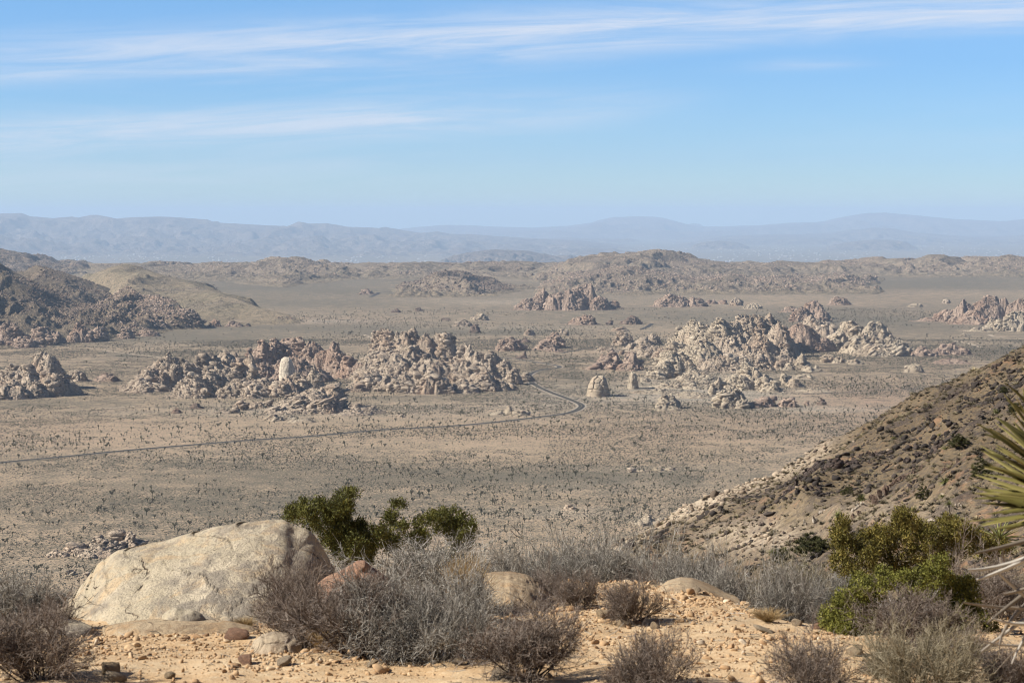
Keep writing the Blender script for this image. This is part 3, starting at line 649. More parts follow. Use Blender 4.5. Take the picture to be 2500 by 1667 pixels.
outcrop([(1782,994,950,44,38,3.2),(1800,996,970,34,24,2.2)], GP, 'broad layered flat-topped block in front of the rounded pillar', 4.0, -.12, 1.0, 67, flat=.5, elong=1.0, rough=.1)
outcrop([(1868,992,968,22,26,3),(1886,990,965,12,12,3),(1920,992,966,26,22,3),(1935,994,972,10,12,2.5),(1843,994,984,18,18)], GK, 'pair of pink loaf-shaped blocks at the right of the layered block', 4.0, 0, 1.0, 68, rough=.08)
outcrop([(1971,990,981,6,6,3)], GK, 'tiny pink stub between the loaf-shaped blocks and a brown knob', 2.2, 0, 1, 69)
outcrop([(2006,988,974,9,12,2.3)], GD, 'small brown knob on pale sand right of the loaf-shaped blocks', 2.4, 0, 1, 70)
outcrop([(1600,958,950,60,60,1.1),(1690,968,955,60,60,1.1),(1560,930,920,40,50,1.1),(1700,948,935,40,40,1.3)], GP, 'scattered pale boulders on white sand between the big pale dome and the layered block', 1.9, 0, .8, 164, rough=.15)
outcrop([(1960,925,912,40,40,1.3)], GP, 'scattered pale stones right of the shark-fin rock', 1.8, 0, .7, 165, rough=.15)
outcrop([(1990,955,948,50,50,1.1)], GP, 'flat pale stones on sand at the right end of the massif', 1.8, 0, .7, 167, rough=.15)
outcrop([(1480,858,845,40,50,1.3),(1540,866,852,40,50,1.3)], GR, 'low rubble field behind the red twin domes', 2.0, 0, .9, 166, rough=.15)
# far right
outcrop([(2262,784,776,32,30,1.5),(2306,784,757,38,40,1.6),(2350,785,732,48,42,1.7),(2415,784,717,60,44,1.8),(2442,784,722,30,30,1.8),(2495,784,729,60,60,1.8),(2380,790,755,60,60,1.4)], GK,
        'long pink boulder mountain reaching the right edge of the photo', 3.3, -.2, 1.2, 71, maxn=6000)
outcrop([(2432,807,778,36,30,1.8),(2480,807,757,46,50,1.8),(2400,808,797,40,40,1.3)], GP, 'pale grey boulder heap in front of the pink mountain at the right edge', 3.0, 0, 1.1, 72)
outcrop([(2357,820,812,13,12,1.8)], GP, 'tiny pale rock island in the far right plain', 2.4, 0, 1, 73)
outcrop([(2236,749,739,18,20,1.8)], GP, 'low pale slab far out on the right plain', 3, 0, 1, 74)
outcrop([(2312,741,732,12,10,1.8)], GR, 'tiny hazy heap left above the pink boulder mountain', 3, 0, 1, 75)
# nearer rocks on the plain
outcrop([(1243,1012,987,16,20,1.7),(1215,1013,1002,26,22,1.4),(1270,1014,1002,24,26,1.4)], GP, 'low pale stony mound beside the straight road', 2.2, 0, 1.0, 76)
outcrop([(978,1018,1010,12,12,1.5)], GR, 'very small rock cluster above the straight road', 1.8, 0, 1, 77)
outcrop([(1540,1153,1143,8,8,2)], GR, 'leftmost little boulder of a thin row on the near plain', 1.5, 0, 1.1, 78)
outcrop([(1568,1150,1145,20,16,1.3)], GP, 'flat pale boulders second from the left in a thin row on the near plain', 1.5, 0, 1.1, 178)
outcrop([(1606,1148,1135,14,18,1.8),(1640,1148,1139,22,8,1.8)], GP, 'pale boulder heap at the right end of a thin row on the near plain', 1.5, 0, 1.1, 179)
outcrop([(1387,1244,1229,14,12,2.2),(1400,1245,1235,14,10,2)], GR, 'two rounded tan boulders on a pale sandy patch below the row', 2.2, 0, 1.0, 79, rough=.08)
outcrop([(1581,1280,1259,24,22,2),(1560,1282,1268,16,14,2),(1540,1278,1268,10,8,2),(1612,1280,1264,20,16,2)], GP, 'pale boulder row where the plain meets the dark slope', 2.2, 0, 1.1, 80, rough=.12)
outcrop([(290,1336,1293,16,28,2.6),(318,1340,1298,22,24,2.6),(345,1338,1312,20,20,2.2),(235,1344,1308,34,34,2.3),(270,1345,1318,30,30,2),(190,1350,1328,40,36,1.9),(240,1354,1335,50,60,1.5),(140,1356,1342,30,34,1.6)], GR,
        'near pile of big rounded brown boulders beyond the great foreground rock', 2.5, 0, 1.15, 81, rough=.15)
outcrop([(222,1362,1349,14,14,3)], GR, 'single squat boulder at the near foot of the rounded boulder pile', 1.9, 0, 1.2, 82, skirt=.1)
outcrop([(170,1402,1394,16,14,2.2)], GP, 'flat pale stone slabs on the plain just left of the great rock', 1.6, 0, 1.2, 83, skirt=.1)
outcrop([(210,1406,1396,12,10,2.4)], GR, 'brown half-buried boulder right beside the great rock edge', 1.6, 0, 1.2, 84, skirt=.1)
outcrop([(2166,1058,1030,30,24,2.2),(2180,1056,1019,14,14,2.4)], GP, 'pale outcrop peeping over the dark slope on the right', 2.4, .2, 1.1, 85, rough=.15)

# single great blocks
def silhouette_rock(name, outline, base_y, D0, depth, mat, label, cat='boulder', rows=26, cols=60, seed=1, rough=.02, cracks=None, lean=1.0, power=2.0, disp_scale=None, tint=.6, blocks=0, soft=0, bamp=1.0, terr=0):
    """a solid rock: its outline seen from the path sets height along the width; front and back curve round in depth"""
    o_ = np.array(outline, float)
    u = np.linspace(0, 1, cols)
    px = o_[0, 0] + (o_[-1, 0] - o_[0, 0]) * u
    yt = np.interp(px, o_[:, 0], o_[:, 1]); yb = np.interp(px, [a for a, b in base_y], [b for a, b in base_y])
    if soft:
        kk = np.exp(-np.linspace(-2, 2, 2 * soft + 1) ** 2); yt = np.convolve(np.pad(yt, soft, mode='edge'), kk / kk.sum(), 'valid')
    v = np.linspace(0, 1, 2 * rows)
    th = v * np.pi
    Xc = (px - 1250) / F * D0
    zt = -(yt - YH) / F * D0; zb = -(yb - YH) / F * D0
    hgt = np.maximum(zt - zb, 1e-3)
    prof = np.clip(np.sin(np.pi * u), 0, 1) ** 0.45
    cosv = np.cos(th)
    sx = np.sign(cosv) * np.abs(cosv) ** (2 / power)
    sz = np.abs(np.sin(th)) ** (2 / power * lean)
    Yd = D0 - depth / 2 * sx[:, None] * prof[None, :]
    Zd = zb[None, :] + hgt[None, :] * sz[:, None]
    Xd = np.repeat(Xc[None, :], len(v), 0) * (Yd / D0)
    V = np.stack([Xd, Yd, Zd], -1)
    sc = disp_scale or (Xc[-1] - Xc[0])
    n1 = fbm(Xd * 1.0, Zd * 1.3 + Yd * .7, sc * .22, 5, seed)
    n2 = ridged(Xd + Zd * .6, Yd + Zd, sc * .35, 4, seed + 5) - .5
    n3_ = ridged(Xd * 1.3 - Zd, Yd * .7 + Zd * 1.2, sc * .10, 4, seed + 15) - .5
    d = rough * sc * (n1 + .8 * n2 + .35 * n3_) * np.clip(sz, .0, 1)[:, None]
    if terr:
        q2 = (Zd * .9 + Xd * .28 + .30 * fbm(Xd, Zd + Yd * .3, sc * .3, 4, seed + 33)) / terr; sw = q2 - np.floor(q2)
        d = d + terr * .30 * (sw ** 3 - .3) * np.clip(.2 + 2.0 * fbm(Xd, Zd, sc * .25, 3, seed + 37), 0, 1) * np.clip(sz * 2, 0, 1)[:, None]
    if blocks:
        f1, f2, idv = worley(Xd / blocks + 7.3, Zd / blocks * 1.3 + Yd * .02, seed)
        d = d + bamp * (blocks * .22 * (idv - .5) - blocks * .20 * np.exp(-((f2 - f1) / .10) ** 2) - blocks * .12 * f1 ** 2) * np.clip(sz * 3, 0, 1)[:, None]
    V[..., 1] -= d; V[..., 2] += d * .35 * sz[:, None]
    cen = np.array([Xc.mean(), D0, zb.mean()])
    V = V.reshape(-1, 3) - cen
    me = mesh_from(name, V, grid_tris(cols, len(v)), mat, np.full(len(V), tint))
    return link(name, me, label=label, cat=cat, loc=cen)
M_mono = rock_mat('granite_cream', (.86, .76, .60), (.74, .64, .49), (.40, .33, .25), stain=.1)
silhouette_rock('monolith', [(681,905),(684,885),(687,876),(694,871),(706,872),(711,878),(716,890),(721,905)], [(681,930),(721,930)], 2745, 18, M_mono,
                'smooth cream monolith standing upright on the long boulder ridge', 'boulder', rows=30, cols=40, rough=.03, power=3.2, tint=.85, disp_scale=20, blocks=16, bamp=.15)
silhouette_rock('balanced_boulder', [(1432,960),(1436,940),(1446,922),(1456,917),(1472,917),(1480,925),(1486,945),(1490,966)], [(1432,968),(1490,968)], D_of(967), 32, M_granite_pale,
                'pale blocky rock dome split into squares, standing alone right of the road curve', 'boulder', rows=50, cols=80, rough=.05, power=2.6, tint=.7, disp_scale=26, blocks=9)
silhouette_rock('rock_pillar', [(1531,946),(1535,925),(1538,912),(1543,906),(1549,907),(1553,915),(1557,930),(1560,950)], [(1531,950),(1560,952)], D_of(948), 20, M_granite_pale,
                'slim pale rock pillar with a rounded head between two domes', 'boulder', rows=30, cols=40, rough=.06, power=3, tint=.75, disp_scale=14, blocks=7)

# ------------------------------------------------------------------ road and tracks
def ribbon(name, pts, width, mat, lift, kind='structure', sub=14, edge=None):
    w = np.array([on_floor(x, y)[:2] for x, y in pts])
    # Catmull-Rom through the points
    pp = np.vstack([2 * w[0] - w[1], w, 2 * w[-1] - w[-2]]); out = []
    for i in range(1, len(pp) - 2):
        for t in np.linspace(0, 1, sub, endpoint=False):
            a, b, c, d = pp[i - 1], pp[i], pp[i + 1], pp[i + 2]
            out.append(.5 * ((2 * b) + (c - a) * t + (2 * a - 5 * b + 4 * c - d) * t * t + (3 * b - a - 3 * c + d) * t ** 3))
    out.append(pp[-2]); c = np.array(out)
    tg = np.gradient(c, axis=0); tg /= np.linalg.norm(tg, axis=1, keepdims=True) + 1e-9
    nn = np.stack([-tg[:, 1], tg[:, 0]], 1)
    k = np.array([-.5, -.25, 0, .25, .5])
    xy = c[:, None, :] + nn[:, None, :] * (k * width)[None, :, None]
    z = floor_z(xy[..., 0], xy[..., 1]) + lift
    V = np.concatenate([xy, z[..., None]], -1).reshape(-1, 3)
    me = mesh_from(name, V, grid_tris(5, len(c)), mat)
    return link(name, me, kind=kind), c
def plain_mat(name, col, rough=.95, col2=None, sc=1.0, bump=0.0, bd=.02):
    m, gg, out = new_mat(name)
    pos = gg.n('ShaderNodeNewGeometry').outputs['Position']
    n = gg.noise(pos, sc, 4, .6)
    c = gg.mix(gg.mapr(n, .3, .7), col, col2 or tuple(np.array(col) * .8))
    return finish(m, gg, out, c, rough, n if bump else None, bump, bd)
M_asph = plain_mat('asphalt', (.048, .045, .044), .85, (.085, .08, .074), .2)
M_shoulder = plain_mat('road_shoulder', (.52, .46, .36), .95, (.42, .36, .28), .1)
M_track = plain_mat('track_sand', (.58, .48, .36), .95, (.46, .37, .27), .08)
M_line = plain_mat('road_paint', (.62, .52, .25), .8)
road_px = [(-160,1152),(0,1130),(150,1116),(298,1101),(450,1088),(596,1076),(749,1066),(928,1050),(1077,1042),(1200,1032),(1319,1018),(1375,1011),(1402,1004),(1416,997),(1420,991),(1411,984),(1379,971),(1349,960),(1319,947),(1299,935),(1290,926),(1291,917),(1305,908),(1334,902),(1359,899),(1366,896),(1360,893),(1343,890),(1319,886),(1270,878),(1220,872)]
ribbon('road_shoulder', road_px, 12.0, M_shoulder, .30)
_, road_c = ribbon('road', road_px, 7.6, M_asph, .55)
ribbon('road_line', road_px, .22, M_line, .62)
ribbon('dirt_track', [(1424,986),(1500,985),(1600,984),(1720,980),(1800,979)], 5, M_track, .2)
ribbon('dirt_track', [(1960,962),(2060,958),(2110,954),(2180,951),(2260,948),(2330,944)], 6, M_asph, .2)
ribbon('dirt_track', [(1310,930),(1325,935),(1380,942),(1440,948)], 4, M_track, .2)
ribbon('dirt_track', [(250,855),(300,862),(340,866),(395,874)], 7, M_track, .2)
ribbon('dirt_track', [(245,998),(300,994),(330,990)], 6, M_track, .2)
ribbon('dirt_track', [(888,817),(897,821),(906,826)], 10, M_track, .2)
ribbon('dirt_track', [(2316,830),(2360,838),(2400,849)], 9, M_track, .2)
ribbon('dirt_track', [(2415,817),(2425,821),(2455,824)], 8, M_track, .2)
ribbon('dirt_track', [(1372,862),(1400,856),(1450,848)], 8, M_asph, .2)
ribbon('dirt_track', [(1565,804),(1582,797),(1592,790)], 9, M_asph, .2)
ribbon('dirt_track', [(905,725),(920,718),(930,714),(985,712)], 12, M_asph, .2)

# ------------------------------------------------------------------ near ground: the ledge we stand on and the dark slope to the right
CREST = np.array([(-900,1480),(0,1500),(150,1508),(640,1490),(1000,1450),(1150,1436),(1350,1425),(1600,1420),(1720,1450),(1900,1503),(2050,1530),(2500,1500),(3200,1480)], float)
def plane_z(X, Y):
    z = 0.466 * X - 0.149 * Y - 7.24
    r = 218 + 26 * fbm(X, Y, 26, 4, 71)
    d = np.clip(Y - r, 0, None)
    z = z - np.where(d < 30, 0.016 * d * d, 14.4 + 0.96 * (d - 30))
    far = np.clip((Y - 30) / 40, 0, 1)
    z = z + far * (2.0 * fbm(X, Y, 19, 4, 72) + 2.6 * (ridged(X, Y * .7, 13, 5, 73) - .5) + 0.30 * fbm(X, Y, 1.8, 3, 74))
    return z
def near_z(X, Y):
    X = np.asarray(X, float); Y = np.asarray(Y, float)
    px = 1250 + X / np.maximum(Y, 2.5) * F
    cd = 4655 / (np.interp(px, CREST[:, 0], CREST[:, 1]) - 1149)
    led = np.where(Y < 9, -1.75 - .0322 * Y, -2.04 - .1235 * (Y - 9))
    led = led + 0.040 * fbm(X, Y, 1.1, 4, 61) + 0.026 * fbm(X, Y, .22, 3, 62)
    d = np.clip(Y - cd, 0, None)
    led = led - np.where(d < 1.2, .30 * d * d, .432 + .72 * (d - 1.2)) * 1.0
    side = np.clip(np.abs(X) - 14, 0, None); led = led - .5 * side
    z = np.maximum(led, plane_z(X, Y))
    return np.maximum(z, FLOOR - 6)
ax = axis((-600, -60, 20), (-60, -8, 2), (-8, -3.8, .3), (-3.8, 4.6, .045), (4.6, 8, .25), (8, 76, .5), (76, 140, 3), (140, 601, 20))
ay = axis((-40, 3, 1.5), (3, 7.5, .2), (7.5, 18.5, .05), (18.5, 40, .4), (40, 250, .65), (250, 330, 2.5), (330, 900, 15))
XX, YY = np.meshgrid(ax, ay); ZZ = near_z(XX, YY)
Yc = np.maximum(YY, 2.5); npx = 1250 + XX / Yc * F; npy = YH - ZZ / Yc * F
skyy = np.interp(npx, [1500, 1600, 1800, 2000, 2200, 2400, 2500], [1320, 1262, 1188, 1100, 1008, 915, 870])
dd = npy - skyy
scree = np.exp(-(np.clip(dd - 8, 0, None) / 26.0) ** 2) * np.interp(npx, [1500, 1650, 1900, 2010, 2100], [1, 1, .9, .5, 0]) * (YY > 120)
scree = np.maximum(scree, np.exp(-((npx - 1850) / 150) ** 2 - ((npy - 1310) / 45) ** 2) * .75 * (YY > 60))
scree = np.maximum(scree, np.exp(-((npx - 2150) / 200) ** 2 - ((npy - 1250) / 35) ** 2) * .35 * (YY > 50))
slope_m = np.clip((YY - 30) / 15, 0, 1)
def near_mat():
    m, gg, out = new_mat('near_ground')
    pos = gg.n('ShaderNodeNewGeometry').outputs['Position']
    sl = attr(gg, 'slope'); sc = attr(gg, 'scree')
    # ledge: ochre decomposed granite
    a = gg.noise(pos, 1.3, 5, .6); b = gg.noise(pos, 14, 5, .7); c = gg.noise(pos, 70, 3, .7)
    led = gg.mix(gg.mapr(a, .35, .65), (.60, .40, .215), (.70, .505, .30))
    led = gg.mix(gg.mapr(b, .45, .72, 0, .7), led, (.80, .65, .43))
    led = gg.mix(gg.mapr(c, .54, .72, 0, .5), led, (.33, .20, .11))
    # slope: grassy brown soil, rust, grey gravel
    d = gg.noise(pos, .10, 5, .6); e = gg.noise(pos, .55, 6, .7); f = gg.noise(pos, 2.6, 5, .75); h = gg.noise(pos, 7.0, 3, .7)
    s = gg.mix(gg.mapr(d, .38, .62), (.175, .128, .08), (.245, .185, .112))
    s = gg.mix(gg.mapr(e, .52, .66, 0, .8), s, (.34, .195, .115))
    s = gg.mix(gg.mapr(f, .47, .58, 0, .8), s, (.12, .10, .08))
    rb = gg.math('MULTIPLY', gg.mapr(gg.noise(pos, .16, 4, .6, .8), .50, .58), gg.mapr(e, .38, .5))
    s = gg.mix(gg.math('MULTIPLY', rb, .85), s, (.085, .068, .06))
    s = gg.mix(gg.mapr(h, .56, .68, 0, .6), s, (.47, .38, .27))
    pal = gg.mix(gg.mapr(f, .42, .6), (.70, .58, .43), (.42, .33, .24))
    s = gg.mix(gg.math('MULTIPLY', sc, gg.mapr(e, .25, .5)), s, pal)
    col = gg.mix(sl, led, s)
    bmp = gg.math('ADD', gg.math('MULTIPLY', b, .6), gg.math('MULTIPLY', c, .25))
    bs_ = gg.math('MULTIPLY', gg.math('ADD', f, gg.math('MULTIPLY', h, .4)), gg.math('MULTIPLY', sl, 14.0))
    return finish(m, gg, out, col, .97, gg.math('ADD', bmp, bs_), .8, .022)
M_near = near_mat()
q = grid_tris(len(ax), len(ay))
me = mesh_from('near_ground', np.stack([XX, YY, ZZ], -1).reshape(-1, 3), q, M_near, extra={'slope': slope_m.ravel(), 'scree': np.clip(scree, 0, 1).ravel()})
link('hillside', me, kind='structure')
def on_near(px, py, d0=4.0, d1=340.0):
    D = np.geomspace(d0, d1, 3500)
    x = (px - 1250) / F * D; zr = -(py - YH) / F * D
    zt = near_z(x, D); hit = np.nonzero(zr <= zt)[0]
    i = hit[0] if len(hit) else len(D) - 1
    return np.array([x[i], D[i], zt[i]])

# ------------------------------------------------------------------ twigs, grasses and leaves
def unit(v): return v / (np.linalg.norm(v, axis=-1, keepdims=True) + 1e-9)
def tubes(Pn, Rn, r, tint, sides=3):
    """Pn (N,K,3) centre lines, Rn (N,K) radii -> prism mesh"""
    N, K, _ = Pn.shape
    d = unit(Pn[:, -1] - Pn[:, 0]); a = unit(np.cross(d, unit(r.normal(size=(N, 3))))); b = np.cross(d, a)
    ang = np.arange(sides) / sides * 2 * np.pi
    off = a[:, None, :] * np.cos(ang)[None, :, None] + b[:, None, :] * np.sin(ang)[None, :, None]
    V = Pn[:, :, None, :] + off[:, None] * Rn[:, :, None, None]
    i = np.arange(N)[:, None, None] * (K * sides) + np.arange(K - 1)[None, :, None] * sides
    s0 = np.arange(sides)[None, None, :]; s1 = (s0 + 1) % sides
    A, B, Cc, Dd = i + s0, i + s1, i + sides + s1, i + sides + s0
    T = np.concatenate([np.stack([A, B, Cc], -1).reshape(-1, 3), np.stack([A, Cc, Dd], -1).reshape(-1, 3)])
    return V.reshape(-1, 3), T, np.repeat(tint, K * sides)
def poly(start, dirn, length, K, r, wob=.18, grav=0.0):
    N = len(start); P_ = np.zeros((N, K, 3)); P_[:, 0] = start; d = unit(dirn)
    for k in range(1, K):
        d = unit(d + r.normal(size=(N, 3)) * wob + np.array([0, 0, grav]))
        P_[:, k] = P_[:, k - 1] + d * (length / (K - 1))[:, None]
    return P_
def spawn(Pn, nc, lo, r, spread, lift=.15):
    N, K, _ = Pn.shape
    i = np.repeat(np.arange(N), nc); t = r.uniform(lo, 1, len(i)) * (K - 1); k = np.minimum(t.astype(int), K - 2); f = (t - k)[:, None]
    st = Pn[i, k] * (1 - f) + Pn[i, k + 1] * f
    d = unit(Pn[i, k + 1] - Pn[i, k]) + r.normal(size=(len(i), 3)) * spread + np.array([0, 0, lift])
    return st, unit(d)
def bush_mesh(seed, style):
    """unit-size bush (about 1 high, 1 wide): (stems), (twigs)"""
    r = np.random.default_rng(seed)
    if style == 'dense':
        n0, l0, K0, sp0, c1, l1, c2, l2, c3, l3 = 24, .62, 6, .66, 8, .30, 7, .15, 5, .07; rr = (.0105, .0045, .0026, .0019)
        w = .16; s1, s2, s3 = .55, .65, .7
    elif style == 'spiny':
        n0, l0, K0, sp0, c1, l1, c2, l2, c3, l3 = 31, .70, 5, .9, 8, .36, 6, .20, 4, .10; rr = (.010, .0046, .0030, .0022)
        w = .14; s1, s2, s3 = .6, .75, .8
    else: # 'wispy' open bush with longer straight shoots
        n0, l0, K0, sp0, c1, l1, c2, l2, c3, l3 = 40, .75, 5, .9, 9, .42, 5, .2, 3, .10; rr = (.008, .0038, .0026, .002)
        w = .10; s1, s2, s3 = .40, .55, .7
    st = np.zeros((n0, 3)); a = r.uniform(0, 6.283, n0); q_ = r.random(n0) ** .5
    st[:, 0] = np.cos(a) * q_ * .10; st[:, 1] = np.sin(a) * q_ * .10
    el_ = sp0 * q_ * 1.25 + r.normal(0, .08, n0)
    d0 = np.stack([np.cos(a) * np.sin(el_), np.sin(a) * np.sin(el_), np.cos(el_)], 1)
    L0 = l0 * r.uniform(.45, 1.12, n0)
    P0 = poly(st, d0, L0, K0, r, w)
    parts0 = [tubes(P0, np.linspace(rr[0], rr[1], K0)[None] * r.uniform(.7, 1.3, n0)[:, None], r, np.clip(r.normal(.25, .1, n0), 0, 1))]
    s, d = spawn(P0, c1, .25, r, s1); P1 = poly(s, d, l1 * r.uniform(.5, 1.2, len(s)), 4, r, w)
    parts0.append(tubes(P1, np.linspace(rr[1], rr[2], 4)[None] * np.ones((len(s), 1)), r, np.clip(r.normal(.4, .14, len(s)), 0, 1)))
    s, d = spawn(P1, c2, .2, r, s2); P2 = poly(s, d, l2 * r.uniform(.4, 1.3, len(s)), 3, r, w)
    parts = [tubes(P2, np.linspace(rr[2], rr[3], 3)[None] * np.ones((len(s), 1)), r, np.clip(r.normal(.52, .18, len(s)), 0, 1))]
    s, d = spawn(P2, c3, .2, r, s3); P3 = poly(s, d, l3 * r.uniform(.4, 1.4, len(s)), 2, r, w)
    parts.append(tubes(P3, np.linspace(rr[3], rr[3] * .55, 2)[None] * np.ones((len(s), 1)), r, np.clip(np.where(r.random(len(s)) < .4, r.normal(1.0, .12, len(s)), r.normal(.36, .2, len(s))), 0, 1)))
    A = join(parts0); B = join(parts)
    hz = np.percentile(B[0][:, 2], 99); wx = np.percentile(np.abs(B[0][:, :2]), 97)
    for Q in (A, B): Q[0][:, 2] /= hz; Q[0][:, :2] /= 2 * wx
    return A, B
def twig_mat(name, dark, mid, light):
    m, gg, out = new_mat(name)
    t = attr(gg)
    oi = gg.n('ShaderNodeObjectInfo').outputs['Random']
    col = gg.ramp(t, [(.1, dark), (.5, mid), (.92, light)])
    col = gg.mix(gg.math('MULTIPLY', oi, .25), col, mid)
    return finish(m, gg, out, col, .8, spec=.25)
M_twig_brown = twig_mat('twig_brown', (.07, .05, .038), (.185, .14, .11), (.46, .39, .33))
M_twig_grey = twig_mat('twig_grey', (.06, .055, .045), (.225, .205, .175), (.74, .70, .62))
M_twig_straw = twig_mat('twig_straw', (.09, .075, .04), (.27, .225, .14), (.60, .53, .38))
M_straw = twig_mat('dry_grass', (.20, .13, .06), (.46, .32, .15), (.70, .55, .32))
M_leaf = twig_mat('juniper_green', (.050, .052, .011), (.17, .172, .030), (.42, .40, .09))
M_leaf_olive = twig_mat('juniper_olive', (.055, .048, .010), (.17, .145, .028), (.36, .28, .07))
M_leaf_dark = twig_mat('juniper_deep', (.032, .034, .010), (.105, .108, .021), (.29, .275, .066))
M_bark = twig_mat('grey_bark', (.10, .085, .07), (.25, .22, .19), (.5, .46, .42))
STY = {}
for si, sty in enumerate(('dense', 'spiny', 'wispy')):
    for k in range(3 if sty != 'wispy' else 2):
        for mk, mt in (('b', M_twig_brown), ('g', M_twig_grey), ('s', M_twig_straw)):
            STY[(sty, k, mk)] = None
BASEM = {}
def bush(px, py, wpx, hpx, sty, k, mk, label, rot=0.0, group='dry bushes on the ledge', D=None, sink=.03, name='dry_bush', lean=0.0, depth=1.0):
    mt = {'b': M_twig_brown, 'g': M_twig_grey, 's': M_twig_straw}[mk]
    if D is None: p = on_near(px, py)
    else: x = (px - 1250) / F * D; p = np.array([x, D, float(near_z(x, D))])
    if (sty, k) not in BASEM: BASEM[(sty, k)] = bush_mesh(100 + k * 7 + len(sty), sty)
    if STY[(sty, k, mk)] is None:
        A, B = BASEM[(sty, k)]
        STY[(sty, k, mk)] = (mesh_from('stems', A[0], A[1], mt, A[2], smooth=False), mesh_from('twigs', B[0], B[1], mt, B[2], smooth=False))
    ma, mb = STY[(sty, k, mk)]
    top = -(py - hpx - YH) / F * p[1]
    h = (top - p[2]) if D is not None else hpx / F * p[1]
    e = bpy.data.objects.new(name, None); C.objects.link(e); e.empty_display_size = .1
    e.location = p - np.array([0, 0, sink]); w = wpx / F * p[1]
    e.rotation_euler = (lean, 0, rot); e.scale = (w, w * depth, h + sink)
    e['label'] = label; e['category'] = 'bush'; e['group'] = group
    link('stems', ma, e); link('twigs', mb, e)
    return e
B = 'dry bushes on the ledge'
bush(95, 1656, 330, 190, 'dense', 0, 'b', 'brown twiggy bush in the bottom left corner, close to the lens', .4)
bush(20, 1535, 250, 135, 'dense', 1, 'g', 'dark grey bush behind the brown one at the left edge', 1.1)
bush(120, 1540, 120, 90, 'dense', 2, 'b', 'small brown bush beside the left foot of the great pale rock', 2.1)
bush(700, 1500, 170, 150, 'dense', 2, 'b', 'upright dark purple brown bush against the right part of the great pale rock', .3, D=12.0)
bush(760, 1580, 250, 190, 'wispy', 0, 'b', 'brown bush with straight shoots fanning left over the round white stone', .9)
bush(880, 1600, 300, 205, 'dense', 1, 'b', 'broad brown tangle in the middle of the big thicket', 1.4)
bush(980, 1608, 300, 200, 'spiny', 0, 'g', 'silvery spiny bush at the front of the big thicket', .2)
bush(1085, 1612, 250, 190, 'spiny', 1, 'g', 'dark grey thorny bush at the right end of the big thicket', 2.2)
bush(905, 1530, 260, 115, 'spiny', 2, 'g', 'grey thorny bush right in front of the red rock', 1.7)
bush(1010, 1500, 340, 190, 'spiny', 0, 'g', 'pale silver bush of interlaced thorns behind the big thicket', 2.9, D=15.0)
bush(1120, 1520, 220, 130, 'spiny', 1, 'g', 'grey bush between the thicket and the ochre ledge slab', .6)
bush(1280, 1652, 280, 190, 'dense', 0, 'b', 'large brown bush at the bottom centre, right of the thicket', 2.4)
bush(1230, 1600, 190, 110, 'dense', 2, 'b', 'low brown bush just left behind the large bottom centre one', .1)
bush(1412, 1486, 115, 92, 'dense', 1, 'b', 'small round brown bush on bare ochre soil right of the ledge slab', 1.9)
bush(1335, 1468, 110, 85, 'dense', 2, 'b', 'little brown bush leaning on the right end of the ledge slab', .8)
bush(1535, 1521, 150, 125, 'dense', 0, 'b', 'lone vase-shaped brown bush standing on the open ochre soil', 1.2)
bush(1600, 1690, 210, 150, 'dense', 1, 'b', 'brown bush cut by the bottom edge right of centre', 2.9)
bush(1515, 1690, 90, 70, 'dense', 2, 'b', 'small sparse bush touching the bottom edge beside a bigger one', 2.0)
bush(1965, 1690, 230, 150, 'dense', 2, 'b', 'mauve brown bush at the bottom edge left of the grassy grey one', .5)
bush(2250, 1705, 310, 195, 'wispy', 1, 's', 'grey green bush of long dry shoots at the bottom right', .7)
bush(2160, 1650, 170, 85, 'wispy', 0, 's', 'pale wispy bush in front of the bright green juniper', 2.6)
bush(2225, 1572, 230, 130, 'dense', 1, 'b', 'mauve twiggy bush nestled inside the bright green juniper', .9)
bush(2330, 1610, 180, 80, 'dense', 0, 'b', 'dull brown bush at the right foot of the bright green juniper', 1.9)
bush(2440, 1510, 230, 150, 'dense', 2, 'b', 'mauve bush behind the big yucca at the right edge', 1.4)
bush(2475, 1700, 220, 150, 'dense', 0, 'b', 'brown bush in the bottom right corner', 1.0)
bush(1960, 1508, 260, 150, 'wispy', 0, 's', 'pale straw grey bush left of the two junipers on the right', 1.3)
bush(2040, 1505, 150, 120, 'spiny', 1, 'g', 'grey thorn bush between the straw grey bush and the bright juniper', .2)
bush(2330, 1450, 200, 90, 'dense', 2, 'b', 'low mauve bush between the olive juniper and the bright green one', .3, D=14.5)
GB = 'grey bushes beyond the ledge crest'
for i, (x, y, w_, h_, st_, k_, lb) in enumerate([
    (1075, 1450, 190, 95, 'spiny', 0, 'grey bush beyond the crest, directly behind the dry straw tuft'),
    (1215, 1450, 200, 105, 'spiny', 1, 'low grey bush behind the ochre ledge slab'),
    (1330, 1455, 210, 135, 'spiny', 2, 'silver grey bush behind the right end of the ledge slab'),
    (1430, 1450, 220, 150, 'dense', 0, 'tallest dark centred grey bush of the row beyond the crest'),
    (1520, 1450, 210, 150, 'spiny', 0, 'airy grey bush of the far row with bare black branches'),
    (1610, 1455, 200, 140, 'spiny', 1, 'grey bush behind the smooth pale hump of ledge'),
    (1700, 1470, 200, 130, 'dense', 1, 'dusky bush right of the smooth pale ledge hump'),
    (1790, 1490, 190, 125, 'spiny', 2, 'dark grey bush at the right end of the far row'),
    (1860, 1500, 140, 105, 'dense', 2, 'last small grey bush of the far row, beside the straw grey one')]):
    cdist = 4655 / (np.interp(x, CREST[:, 0], CREST[:, 1]) - 1149)
    bush(x, y, w_, h_ * .88, st_, k_, 'g', lb, i * 1.37, GB, D=cdist + 1.3 + .5 * (i % 3))

